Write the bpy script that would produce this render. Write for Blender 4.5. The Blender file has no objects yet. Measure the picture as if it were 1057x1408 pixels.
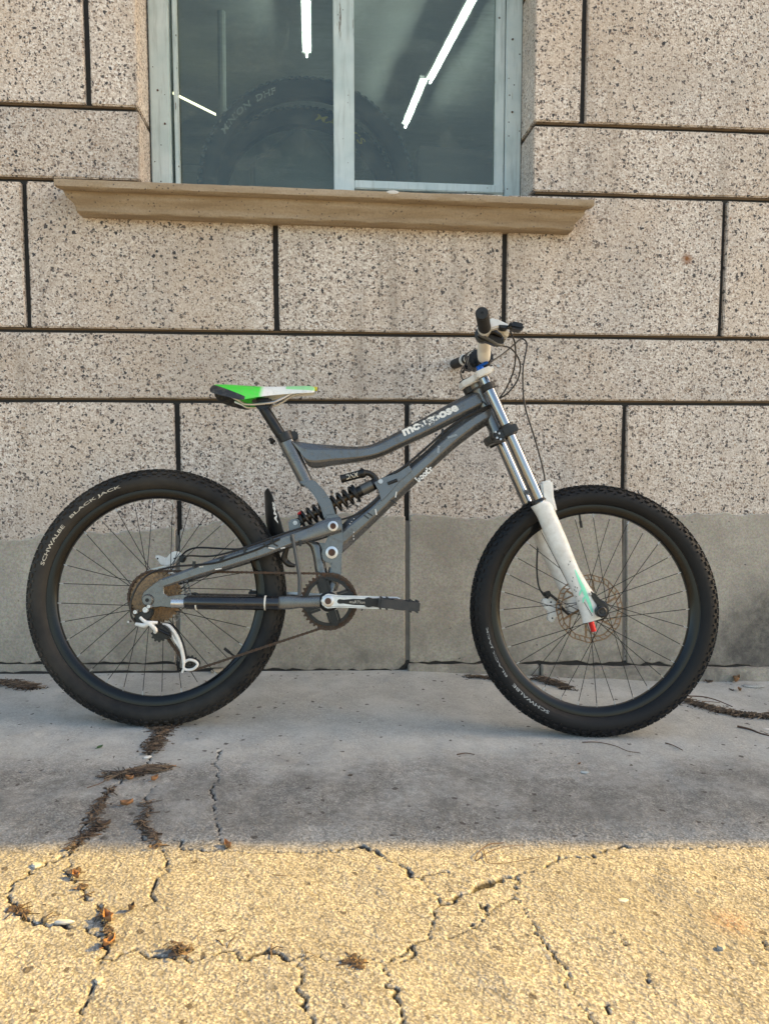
import bpy, bmesh, math, random
import numpy as np
from mathutils import Vector, Matrix

random.seed(7); rng = np.random.default_rng(7)
SC = bpy.context.scene
COL = SC.collection
R = math.radians

# ------------------------------------------------------------------ camera
F, PITCH, YAW = 1058.0, .08758, .08619          # focal length in photo pixels, radians
CAM = Vector((0, 0, .7468))
cp, sp, cy, sy = math.cos(PITCH), math.sin(PITCH), math.cos(YAW), math.sin(YAW)
RX = Vector((cy, -sy, 0))                        # right
FW = Vector((sy*cp, cy*cp, -sp))                 # forward
UP = RX.cross(FW)
cam = bpy.data.cameras.new('camera'); camo = bpy.data.objects.new('camera', cam); COL.objects.link(camo)
camo.matrix_world = Matrix(((RX.x, UP.x, -FW.x, CAM.x), (RX.y, UP.y, -FW.y, CAM.y), (RX.z, UP.z, -FW.z, CAM.z), (0, 0, 0, 1)))
cam.sensor_fit = 'VERTICAL'; cam.sensor_height = 36; cam.lens = F/1408*36
cam.clip_start = .05; cam.clip_end = 2000
SC.camera = camo

# ------------------------------------------------------------------ light
SUN_EL, SUN_AZ = R(28), R(7.75)                   # sun far to the right, 7.5 degrees behind the wall plane
w = bpy.data.worlds.new('World'); SC.world = w; w.use_nodes = True
nt = w.node_tree; nt.nodes.clear()
out = nt.nodes.new('ShaderNodeOutputWorld'); bg = nt.nodes.new('ShaderNodeBackground')
sky = nt.nodes.new('ShaderNodeTexSky'); sky.sky_type = 'NISHITA'; sky.sun_disc = False
sky.sun_elevation = SUN_EL; sky.sun_rotation = R(90) - SUN_AZ
sky.air_density = 1.0; sky.dust_density = 2.5; sky.ozone_density = 1.0
hs = nt.nodes.new('ShaderNodeHueSaturation'); hs.inputs['Saturation'].default_value = 1.12
mx = nt.nodes.new('ShaderNodeMix'); mx.data_type = 'RGBA'; mx.blend_type = 'MULTIPLY'; mx.inputs[0].default_value = 1
mx.inputs[7].default_value = (1.07, .97, .81, 1)
nt.links.new(sky.outputs[0], hs.inputs['Color']); nt.links.new(hs.outputs[0], mx.inputs[6])
nt.links.new(mx.outputs[2], bg.inputs[0]); nt.links.new(bg.outputs[0], out.inputs[0])
bg.inputs[1].default_value = .15
sun = bpy.data.lights.new('sun', 'SUN'); suno = bpy.data.objects.new('sun', sun); COL.objects.link(suno)
sun.energy = 3.6; sun.angle = R(.35); sun.color = (1.0, .61, .09)
sd = Vector((math.cos(SUN_AZ)*math.cos(SUN_EL), math.sin(SUN_AZ)*math.cos(SUN_EL), math.sin(SUN_EL)))
suno.rotation_euler = sd.to_track_quat('Z', 'Y').to_euler(); suno.location = (6, 1, 5)
SC.view_settings.view_transform = 'Standard'; SC.view_settings.look = 'None'
SC.view_settings.gamma = 1; SC.view_settings.use_curve_mapping = False
SC.view_settings.exposure = 1.66

# ------------------------------------------------------------------ pixel rays (photo pixels -> real places)
def ray(px, py):
    return (RX*((px-528.5)/F) - UP*((py-704)/F) + FW)
DW = 2.53                                        # distance of the wall face
def wall(px, py, y=DW):
    d = ray(px, py); t = y/d.y
    return CAM + d*t
def depth(px, py, t): return CAM + ray(px, py)*t
RC = depth(219, 998, 2.05); FC = depth(817, 1012, 2.095)     # tyre contact points
def gz(x, y):
    x = np.clip(x, -3, 3)
    t = np.clip((y-2.03)/.5, 0, 1)
    s = (FC.z-RC.z)/(FC.x-RC.x)
    return (1-t)*(RC.z + s*(x-RC.x)) + t*(-.0167*(x+.35) - .036*np.clip((x-.3)/.8, 0, 1.2))
def gnd(px, py, lift=0.0):
    d = ray(px, py); z = 0.0
    for _ in range(12):
        t = (z+lift-CAM.z)/d.z; p = CAM + d*t; z = float(gz(p.x, p.y))
    return p

# ------------------------------------------------------------------ materials
def newmat(name):
    m = bpy.data.materials.new(name); m.use_nodes = True
    t = m.node_tree; b = t.nodes['Principled BSDF']
    return m, t, b
def N(t, typ, **kw):
    n = t.nodes.new(typ)
    for k, v in kw.items():
        if k.startswith('i_'): n.inputs[k[2:].replace('_', ' ')].default_value = v
        else: setattr(n, k, v)
    return n
def ramp(t, fac, stops, interp='LINEAR'):
    r = t.nodes.new('ShaderNodeValToRGB'); r.color_ramp.interpolation = interp
    e = r.color_ramp.elements
    while len(e) < len(stops): e.new(.5)
    for i, (p, c) in enumerate(stops):
        e[i].position = p; e[i].color = (c[0], c[1], c[2], 1) if hasattr(c, '__len__') else (c, c, c, 1)
    t.links.new(fac, r.inputs[0]); return r.outputs[0]
def mixc(t, fac, a, b, mode='MIX'):
    m = t.nodes.new('ShaderNodeMix'); m.data_type = 'RGBA'; m.blend_type = mode
    for sock, v in ((m.inputs[0], fac), (m.inputs[6], a), (m.inputs[7], b)):
        if hasattr(v, 'is_output') or isinstance(v, bpy.types.NodeSocket): t.links.new(v, sock)
        elif hasattr(v, '__len__'): sock.default_value = (v[0], v[1], v[2], 1)
        else: sock.default_value = v
    return m.outputs[2]
def math_(t, op, a, b=None, c=None):
    m = t.nodes.new('ShaderNodeMath'); m.operation = op
    for i, v in enumerate((a, b, c)):
        if v is None: continue
        if isinstance(v, bpy.types.NodeSocket): t.links.new(v, m.inputs[i])
        else: m.inputs[i].default_value = v
    return m.outputs[0]
def noise_(t, co, scale, detail=4, rough=.55, dist=0):
    n = N(t, 'ShaderNodeTexNoise'); n.inputs['Scale'].default_value = scale; n.inputs['Detail'].default_value = detail
    n.inputs['Roughness'].default_value = rough; n.inputs['Distortion'].default_value = dist
    t.links.new(co, n.inputs['Vector']); return n.outputs[0]
def voro(t, co, scale, feature='F1'):
    n = N(t, 'ShaderNodeTexVoronoi', feature=feature); n.inputs['Scale'].default_value = scale
    t.links.new(co, n.inputs['Vector']); return n
def bump(t, b, h, strength, dist):
    n = N(t, 'ShaderNodeBump'); n.inputs['Strength'].default_value = strength; n.inputs['Distance'].default_value = dist
    t.links.new(h, n.inputs['Height']); t.links.new(n.outputs[0], b.inputs['Normal']); return n
def wpos(t): return N(t, 'ShaderNodeNewGeometry').outputs['Position']
def opos(t): return N(t, 'ShaderNodeTexCoord').outputs['Object']
def distort(t, co, scale, amt):
    n = N(t, 'ShaderNodeTexNoise'); n.inputs['Scale'].default_value = scale; n.inputs['Detail'].default_value = 2
    t.links.new(co, n.inputs['Vector'])
    s = N(t, 'ShaderNodeVectorMath', operation='SUBTRACT'); t.links.new(n.outputs[1], s.inputs[0]); s.inputs[1].default_value = (.5, .5, .5)
    m = N(t, 'ShaderNodeVectorMath', operation='SCALE'); t.links.new(s.outputs[0], m.inputs[0]); m.inputs['Scale'].default_value = amt
    a = N(t, 'ShaderNodeVectorMath', operation='ADD'); t.links.new(co, a.inputs[0]); t.links.new(m.outputs[0], a.inputs[1])
    return a.outputs[0]

def pmat(name, col, rough=.5, metal=0.0, var=.15, scale=30, bmp=0.0, bscale=200, dust=0.0, dustcol=(.22, .18, .13), coat=0.0, spec=.5):
    """plain surface with colour variation, optional dust in blotches and fine relief"""
    m, t, b = newmat(name); co = opos(t)
    n = noise_(t, co, scale, 5)
    c = mixc(t, n, [k*(1-var) for k in col], [min(1, k*(1+var)) for k in col])
    rr = math_(t, 'MULTIPLY_ADD', n, .25, rough-.12)
    if dust:
        d = noise_(t, co, scale*1.7, 6, .65); dm = ramp(t, d, [(.42, 0), (.68, 1)]); dm = math_(t, 'MULTIPLY', dm, dust)
        c = mixc(t, dm, c, dustcol); rr = math_(t, 'MULTIPLY_ADD', dm, .4, rr)
        if metal:
            t.links.new(math_(t, 'MULTIPLY_ADD', dm, -metal, metal), b.inputs['Metallic'])
    t.links.new(c, b.inputs['Base Color']); t.links.new(rr, b.inputs['Roughness'])
    if not (dust and metal): b.inputs['Metallic'].default_value = metal
    b.inputs['Coat Weight'].default_value = coat; b.inputs['Specular IOR Level'].default_value = spec
    if bmp: bump(t, b, noise_(t, co, bscale, 3), bmp, .001)
    return m

def granite():
    m, t, b = newmat('terrazzo_stone'); co = wpos(t)
    g = voro(t, distort(t, co, 300, .004), 210)
    gr = N(t, 'ShaderNodeSeparateColor'); t.links.new(g.outputs['Color'], gr.inputs[0])
    base = ramp(t, gr.outputs[0], [(0, (.22, .17, .14)), (.2, (.45, .375, .325)), (.5, (.605, .53, .47)), (.8, (.72, .655, .60)), (1, (.85, .82, .78))])
    base = mixc(t, math_(t, 'MULTIPLY', noise_(t, co, 420, 2), .35), base, (.62, .55, .46))
    # big soft tone changes: weathering
    n1 = noise_(t, co, 2.2, 5, .6); base = mixc(t, ramp(t, n1, [(.42, 0), (.62, .5)]), base, (.49, .385, .29))
    n2 = noise_(t, co, 3.1, 6, .6); base = mixc(t, ramp(t, n2, [(.48, 0), (.68, .35)]), base, (.40, .38, .365))
    oi = N(t, 'ShaderNodeObjectInfo').outputs['Random']
    base = mixc(t, 1.0, base, ramp(t, oi, [(0, .88), (1, 1.08)]), 'MULTIPLY')
    for sc, thr, prob, colr, ds in ((150, .42, .34, [(0, (.13, .11, .10)), (.5, (.27, .20, .15)), (1, (.38, .27, .18))], .010),
                                    (105, .44, .26, [(0, (.06, .055, .055)), (.5, (.15, .13, .12)), (1, (.28, .20, .15))], .014),
                                    (72, .40, .36, [(0, (.035, .035, .04)), (.5, (.08, .075, .075)), (.8, (.15, .12, .10)), (1, (.24, .20, .18))], .021)):
        v = voro(t, distort(t, co, 105, ds), sc)
        s = N(t, 'ShaderNodeSeparateColor'); t.links.new(v.outputs['Color'], s.inputs[0])
        size = math_(t, 'MULTIPLY_ADD', s.outputs[1], thr*.55, thr*.55)
        edge = math_(t, 'LESS_THAN', v.outputs['Distance'], size)
        pick = math_(t, 'LESS_THAN', s.outputs[0], prob)
        base = mixc(t, math_(t, 'MULTIPLY', edge, pick), base, ramp(t, s.outputs[2], colr))
    # rain streaks and grime below the sill and window edges
    mps = N(t, 'ShaderNodeMapping'); mps.inputs['Scale'].default_value = (16, 16, 1.1); t.links.new(co, mps.inputs[0])
    stx = noise_(t, mps.outputs[0], 1, 6, .65)
    base = mixc(t, math_(t, 'MULTIPLY', ramp(t, stx, [(.52, 0), (.68, .5)]), ramp(t, noise_(t, co, 1.7, 3), [(.42, 0), (.6, 1)])), base, (.27, .225, .185))
    # two rust spots that belong to the stone
    for q, rr_ in ((wall(944, 356), .012), (wall(1004, 300), .004)):
        d = N(t, 'ShaderNodeVectorMath', operation='DISTANCE'); t.links.new(distort(t, co, 90, .01), d.inputs[0]); d.inputs[1].default_value = q
        f = ramp(t, math_(t, 'DIVIDE', d.outputs['Value'], rr_*2), [(.15, 1), (1, 0)])
        base = mixc(t, f, base, (.22, .085, .02))
    # mortar smear beside the head of the bike (right of the down tube)
    q = wall(655, 628)
    d = N(t, 'ShaderNodeVectorMath', operation='DISTANCE'); t.links.new(distort(t, co, 12, .16), d.inputs[0]); d.inputs[1].default_value = q
    base = mixc(t, ramp(t, math_(t, 'DIVIDE', d.outputs['Value'], .2), [(.2, .45), (.7, 0)]), base, (.38, .35, .33))
    t.links.new(base, b.inputs['Base Color']); b.inputs['Roughness'].default_value = .8
    h = math_(t, 'MULTIPLY_ADD', g.outputs['Distance'], .6, math_(t, 'MULTIPLY', noise_(t, co, 60, 5, .7), .8))
    bump(t, b, h, .55, .004)
    return m

def concrete_ground():
    m, t, b = newmat('old_concrete'); co = wpos(t)
    n = noise_(t, co, 3.2, 8, .62); n2 = noise_(t, co, 45, 6, .7); n3 = noise_(t, co, 380, 3, .6)
    c = ramp(t, n, [(.3, (.27, .262, .245)), (.5, (.37, .36, .34)), (.68, (.48, .47, .445))])
    c = mixc(t, ramp(t, n2, [(.36, .75), (.58, 0)]), c, (.13, .122, .11))
    # sand grains
    v = voro(t, co, 330); s = N(t, 'ShaderNodeSeparateColor'); t.links.new(v.outputs['Color'], s.inputs[0])
    c = mixc(t, .55, c, ramp(t, s.outputs[0], [(0, (.06, .056, .05)), (.25, (.22, .212, .195)), (.7, (.40, .39, .36)), (1, (.68, .66, .61))]), 'MIX')
    # soot-dark traffic film in patches, brown stain and specks
    n4 = noise_(t, co, 2.6, 8, .68, .6); c = mixc(t, ramp(t, n4, [(.48, 0), (.64, .45)]), c, (.17, .166, .155))
    n5 = noise_(t, co, 9, 7, .7, .4); sy0 = N(t, 'ShaderNodeSeparateXYZ'); t.links.new(distort(t, co, 4, .1), sy0.inputs[0]); worn = ramp(t, math_(t, 'MULTIPLY_ADD', sy0.outputs[1], 1.0, -1.0), [(.38, .15), (.55, 1)])
    c = mixc(t, math_(t, 'MULTIPLY', worn, ramp(t, n5, [(.50, 0), (.64, .55)])), c, (.17, .165, .15)); c = mixc(t, math_(t, 'MULTIPLY', worn, ramp(t, noise_(t, co, 5.3, 6, .65), [(.46, 0), (.62, .6)])), c, (.56, .56, .535))
    paler = ramp(t, math_(t, 'MULTIPLY_ADD', sy0.outputs[1], 1.0, -1.0), [(.72, 0), (.84, .55)]); c = mixc(t, paler, c, (.48, .475, .445))   # ground tone lightened towards the wall side
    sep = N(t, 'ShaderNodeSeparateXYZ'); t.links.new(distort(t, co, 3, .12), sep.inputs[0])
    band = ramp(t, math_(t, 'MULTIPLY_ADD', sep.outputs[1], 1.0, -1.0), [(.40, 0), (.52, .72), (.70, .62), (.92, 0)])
    c = mixc(t, math_(t, 'MULTIPLY', band, ramp(t, n2, [(.3, 1), (.7, .45)])), c, (.115, .113, .108))  # mottled darker band across the ground in front of the wheels
    v2 = voro(t, distort(t, co, 60, .02), 38); s2 = N(t, 'ShaderNodeSeparateColor'); t.links.new(v2.outputs['Color'], s2.inputs[0])
    sp_ = math_(t, 'MULTIPLY', math_(t, 'LESS_THAN', v2.outputs['Distance'], math_(t, 'MULTIPLY', s2.outputs[1], .24)), math_(t, 'LESS_THAN', s2.outputs[0], .42))
    c = mixc(t, math_(t, 'MULTIPLY', sp_, .8), c, (.06, .05, .045))
    q = gnd(1005, 1268)
    d = N(t, 'ShaderNodeVectorMath', operation='DISTANCE'); t.links.new(distort(t, co, 60, .03), d.inputs[0]); d.inputs[1].default_value = q
    c = mixc(t, math_(t, 'MULTIPLY', ramp(t, math_(t, 'DIVIDE', d.outputs['Value'], .05), [(.2, 1), (1, 0)]), ramp(t, n3, [(.45, 0), (.55, .45)])), c, (.34, .13, .06))
    a = N(t, 'ShaderNodeAttribute', attribute_name='crack')
    dirt = ramp(t, math_(t, 'MULTIPLY_ADD', n3, .3, math_(t, 'SUBTRACT', a.outputs['Fac'], .15)), [(.16, 0), (.6, .9)])
    c = mixc(t, dirt, c, mixc(t, n2, (.008, .007, .006), (.022, .016, .012)))
    t.links.new(c, b.inputs['Base Color']); b.inputs['Roughness'].default_value = .9
    b.inputs['Specular IOR Level'].default_value = .25
    sy_ = N(t, 'ShaderNodeSeparateXYZ'); t.links.new(co, sy_.inputs[0])
    ag = ramp(t, math_(t, 'MULTIPLY_ADD', sy_.outputs[1], 1.0, -1.0), [(.42, 1), (.62, .22)])      # weathered aggregate stands out further from the wall
    peb = voro(t, distort(t, co, 90, .008), 190, 'SMOOTH_F1')
    c = mixc(t, math_(t, 'MULTIPLY', ag, ramp(t, peb.outputs['Distance'], [(.42, 0), (.75, .75)])), c, (.13, .12, .10)); t.links.new(c, b.inputs['Base Color'])  # cavities between the pebbles darkened in the base colour
    h = math_(t, 'ADD', math_(t, 'MULTIPLY', noise_(t, co, 120, 6, .75), 1.0), math_(t, 'MULTIPLY', v.outputs['Distance'], .35))
    h = math_(t, 'SUBTRACT', h, math_(t, 'MULTIPLY', math_(t, 'MULTIPLY', peb.outputs['Distance'], ag), 1.6))
    bump(t, b, h, .48, .003)
    return m

def plaster(name, stain):
    m, t, b = newmat(name); co = wpos(t)
    n = noise_(t, co, 6, 8, .6); n2 = noise_(t, co, 120, 6, .7)
    c = ramp(t, n, [(.3, (.35, .312, .255)), (.5, (.43, .388, .322)), (.7, (.50, .455, .38))])
    c = mixc(t, ramp(t, n2, [(.35, .7), (.58, 0)]), c, (.25, .232, .20)); c = mixc(t, ramp(t, noise_(t, co, 18, 6, .7, 1.0), [(.5, 0), (.7, .45)]), c, (.29, .27, .24))
    v = voro(t, co, 420); c = mixc(t, .18, c, v.outputs['Color'], 'SOFT_LIGHT')
    sep = N(t, 'ShaderNodeSeparateXYZ'); t.links.new(distort(t, co, 7, .14), sep.inputs[0])
    # damp dirt rising from the ground
    low = ramp(t, math_(t, 'MULTIPLY_ADD', sep.outputs[2], 3.0, .12), [(.05, .9), (.75, 0)])
    c = mixc(t, math_(t, 'MULTIPLY', low, ramp(t, noise_(t, co, 14, 6, .65), [(.3, 1), (.62, .15)])), c, (.13, .12, .105))
    # shallow pits and scratches
    v2 = voro(t, distort(t, co, 50, .03), 30); s2 = N(t, 'ShaderNodeSeparateColor'); t.links.new(v2.outputs['Color'], s2.inputs[0])
    pit = math_(t, 'MULTIPLY', math_(t, 'LESS_THAN', v2.outputs['Distance'], math_(t, 'MULTIPLY', s2.outputs[1], .11)), math_(t, 'LESS_THAN', s2.outputs[0], .3))
    c = mixc(t, pit, c, (.09, .08, .07))
    if stain:   # black mould patch at the right end
        q = wall(1075, 900)
        d = N(t, 'ShaderNodeVectorMath', operation='DISTANCE'); t.links.new(distort(t, co, 9, .14), d.inputs[0]); d.inputs[1].default_value = q
        f = ramp(t, math_(t, 'DIVIDE', d.outputs['Value'], .40), [(.45, .95), (.85, 0)])
        c = mixc(t, math_(t, 'MULTIPLY', f, ramp(t, noise_(t, co, 35, 7, .7), [(.3, 1), (.62, .55)])), c, (.055, .052, .05))
    t.links.new(c, b.inputs['Base Color']); b.inputs['Roughness'].default_value = .88
    bump(t, b, math_(t, 'ADD', n2, math_(t, 'MULTIPLY', noise_(t, co, 500, 2), .4)), .45, .003)
    return m

def painted_wood():
    m, t, b = newmat('chipped_pale_blue_paint'); co = wpos(t)
    mp = N(t, 'ShaderNodeMapping'); mp.inputs['Scale'].default_value = (60, 60, 5); t.links.new(co, mp.inputs[0])
    g = noise_(t, mp.outputs[0], 1.0, 6, .65)
    c = ramp(t, noise_(t, co, 9, 5), [(.3, (.43, .53, .54)), (.6, (.56, .64, .645)), (.8, (.48, .58, .61))])
    c = mixc(t, ramp(t, g, [(.3, .5), (.5, 0)]), c, (.22, .26, .25))
    ch = noise_(t, mp.outputs[0], .8, 8, .75)
    chip = ramp(t, ch, [(.63, 0), (.66, 1)])
    c = mixc(t, chip, c, (.13, .10, .075))
    sp_ = voro(t, co, 55); s = N(t, 'ShaderNodeSeparateColor'); t.links.new(sp_.outputs['Color'], s.inputs[0])
    dd = math_(t, 'MULTIPLY', math_(t, 'LESS_THAN', sp_.outputs['Distance'], math_(t, 'MULTIPLY', s.outputs[1], .2)), math_(t, 'LESS_THAN', s.outputs[0], .25))
    c = mixc(t, dd, c, (.06, .05, .045))
    t.links.new(c, b.inputs['Base Color']); b.inputs['Roughness'].default_value = .55
    bump(t, b, math_(t, 'SUBTRACT', g, chip), .5, .0015)
    return m

def sill_mat():
    m, t, b = newmat('tan_sill_paint'); co = wpos(t)
    mp = N(t, 'ShaderNodeMapping'); mp.inputs['Scale'].default_value = (4, 30, 30); t.links.new(co, mp.inputs[0])
    n = noise_(t, mp.outputs[0], 1, 7, .65); n2 = noise_(t, co, 150, 5, .7)
    c = ramp(t, n, [(.3, (.25, .18, .11)), (.5, (.34, .26, .17)), (.75, (.44, .36, .27))])
    c = mixc(t, ramp(t, n2, [(.35, .55), (.55, 0)]), c, (.23, .17, .11))
    v = voro(t, distort(t, co, 90, .01), 120); s = N(t, 'ShaderNodeSeparateColor'); t.links.new(v.outputs['Color'], s.inputs[0])
    c = mixc(t, math_(t, 'MULTIPLY', math_(t, 'LESS_THAN', v.outputs['Distance'], .28), math_(t, 'LESS_THAN', s.outputs[0], .13)), c, (.13, .10, .08))
    t.links.new(c, b.inputs['Base Color']); b.inputs['Roughness'].default_value = .8
    bump(t, b, math_(t, 'ADD', n2, n), .5, .003)
    return m

def dusty_glass():
    m, t, b = newmat('dusty_window_glass'); co = wpos(t)
    t.nodes.remove(b); o = t.nodes['Material Output']
    tr = N(t, 'ShaderNodeBsdfTransparent'); tr.inputs[0].default_value = (.84, .88, .85, 1)
    df = N(t, 'ShaderNodeBsdfDiffuse'); df.inputs[0].default_value = (.235, .26, .225, 1)
    gl = N(t, 'ShaderNodeBsdfGlossy'); gl.inputs['Roughness'].default_value = .04; gl.inputs[0].default_value = (.8, .85, .84, 1)
    mp = N(t, 'ShaderNodeMapping'); mp.inputs['Scale'].default_value = (3, 3, 9); t.links.new(co, mp.inputs[0])
    f = ramp(t, noise_(t, mp.outputs[0], 1.2, 8, .65), [(.35, .05), (.65, .15)])
    mq = N(t, 'ShaderNodeMapping'); mq.inputs['Scale'].default_value = (7, 7, 150); t.links.new(distort(t, co, 8, .01), mq.inputs[0])
    f = math_(t, 'ADD', f, math_(t, 'MULTIPLY', ramp(t, noise_(t, mq.outputs[0], 1, 4, .6), [(.45, 0), (.65, 1)]), .05))     # wiped, dusty insect mesh lines
    f = math_(t, 'ADD', f, ramp(t, noise_(t, co, 7, 7, .7, 1.2), [(.52, 0), (.75, .16)]))
    sv = noise_(t, co, 260, 4, .8); spk = ramp(t, sv, [(.72, 0), (.76, .35)])
    f = math_(t, 'MAXIMUM', f, spk)
    a = N(t, 'ShaderNodeMixShader'); t.links.new(f, a.inputs[0]); t.links.new(tr.outputs[0], a.inputs[1]); t.links.new(df.outputs[0], a.inputs[2])
    fr = N(t, 'ShaderNodeFresnel'); fr.inputs[0].default_value = 1.45
    c = N(t, 'ShaderNodeMixShader'); t.links.new(math_(t, 'MULTIPLY', fr.outputs[0], 1.2), c.inputs[0]); t.links.new(a.outputs[0], c.inputs[1]); t.links.new(gl.outputs[0], c.inputs[2])
    t.links.new(c.outputs[0], o.inputs[0])
    return m

def emit(name, col, s):
    m, t, b = newmat(name); b.inputs['Base Color'].default_value = (.8, .8, .8, 1)
    b.inputs['Emission Color'].default_value = (*col, 1); b.inputs['Emission Strength'].default_value = s
    return m

def rubber(name, dust):
    m, t, b = newmat(name); co = opos(t)
    n = noise_(t, co, 25, 6, .65); n2 = noise_(t, co, 6, 5, .6)
    c = mixc(t, n, (.0065, .0068, .0078), (.013, .0132, .0145))
    dm = math_(t, 'MULTIPLY', ramp(t, n2, [(.35, 0), (.7, 1)]), dust)
    c = mixc(t, dm, c, (.07, .06, .048))
    t.links.new(c, b.inputs['Base Color']); t.links.new(math_(t, 'MULTIPLY_ADD', n, .3, .42), b.inputs['Roughness'])
    b.inputs['Specular IOR Level'].default_value = .22
    bump(t, b, noise_(t, co, 500, 3), .25, .0006)
    return m

def frame_paint():
    m, t, b = newmat('gunmetal_frame_paint'); co = opos(t)
    n = noise_(t, co, 8, 4); n2 = noise_(t, co, 60, 6, .7)
    c = mixc(t, n, (.122, .124, .127), (.162, .164, .166))
    dm = ramp(t, n2, [(.5, 0), (.75, .55)]); c = mixc(t, dm, c, (.10, .088, .072))
    mp = N(t, 'ShaderNodeMapping'); mp.inputs['Scale'].default_value = (30, 30, 130); mp.inputs['Rotation'].default_value = (0, .5, 0); t.links.new(co, mp.inputs[0])
    chip = ramp(t, noise_(t, mp.outputs[0], 1, 5, .6), [(.76, 0), (.78, 1)])
    c = mixc(t, chip, c, (.5, .52, .53))
    t.links.new(c, b.inputs['Base Color']); b.inputs['Metallic'].default_value = .6
    t.links.new(math_(t, 'MULTIPLY_ADD', dm, .5, .22), b.inputs['Roughness'])
    b.inputs['Coat Weight'].default_value = .25; b.inputs['Coat Roughness'].default_value = .25
    return m

def rust(name, a, bcol, metal=.4):
    m, t, b = newmat(name); co = opos(t)
    n = noise_(t, co, 160, 6, .75)
    c = ramp(t, n, [(.3, a), (.5, bcol), (.68, (.10, .085, .07))])
    t.links.new(c, b.inputs['Base Color']); b.inputs['Metallic'].default_value = metal; b.inputs['Roughness'].default_value = .6
    bump(t, b, n, .5, .001)
    return m

def worn_print(name, col, under, thr, scale=60):
    m, t, b = newmat(name); co = opos(t)
    n = noise_(t, co, scale, 5, .7)
    c = mixc(t, ramp(t, n, [(thr, 0), (thr+.02, 1)]), col, under)
    t.links.new(c, b.inputs['Base Color']); b.inputs['Roughness'].default_value = .45
    return m

def saddle_mat():
    m, t, b = newmat('green_white_saddle_cover'); co = opos(t)
    sep = N(t, 'ShaderNodeSeparateXYZ'); t.links.new(co, sep.inputs[0])
    u0, u1 = SAD0, SAD1
    f = math_(t, 'DIVIDE', math_(t, 'SUBTRACT', sep.outputs[0], u0), u1-u0)
    fs = math_(t, 'MULTIPLY_ADD', sep.outputs[2], 1.2, f)
    c = mixc(t, ramp(t, math_(t, 'MULTIPLY_ADD', noise_(t, co, 40, 3), .03, f), [(.475, 0), (.52, 1)]), (.06, .62, .05), (.72, .73, .70))
    # green tint again along the upper edge near the nose
    hz = math_(t, 'GREATER_THAN', sep.outputs[2], SADZ)
    c = mixc(t, math_(t, 'MULTIPLY', math_(t, 'MULTIPLY', hz, math_(t, 'GREATER_THAN', f, .72)), .7), c, (.12, .62, .14))
    # black wrap at the tail: below a slanted line
    line = math_(t, 'MULTIPLY_ADD', f, -.105, SADB)
    blk = math_(t, 'MULTIPLY', math_(t, 'LESS_THAN', sep.outputs[2], line), math_(t, 'LESS_THAN', f, .34))
    c = mixc(t, blk, c, (.02, .022, .025))
    c = mixc(t, math_(t, 'MULTIPLY', ramp(t, noise_(t, co, 70, 5, .7), [(.5, 0), (.8, .5)]), 1), c, (.3, .27, .2))
    t.links.new(c, b.inputs['Base Color']); b.inputs['Roughness'].default_value = .42
    return m

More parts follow.
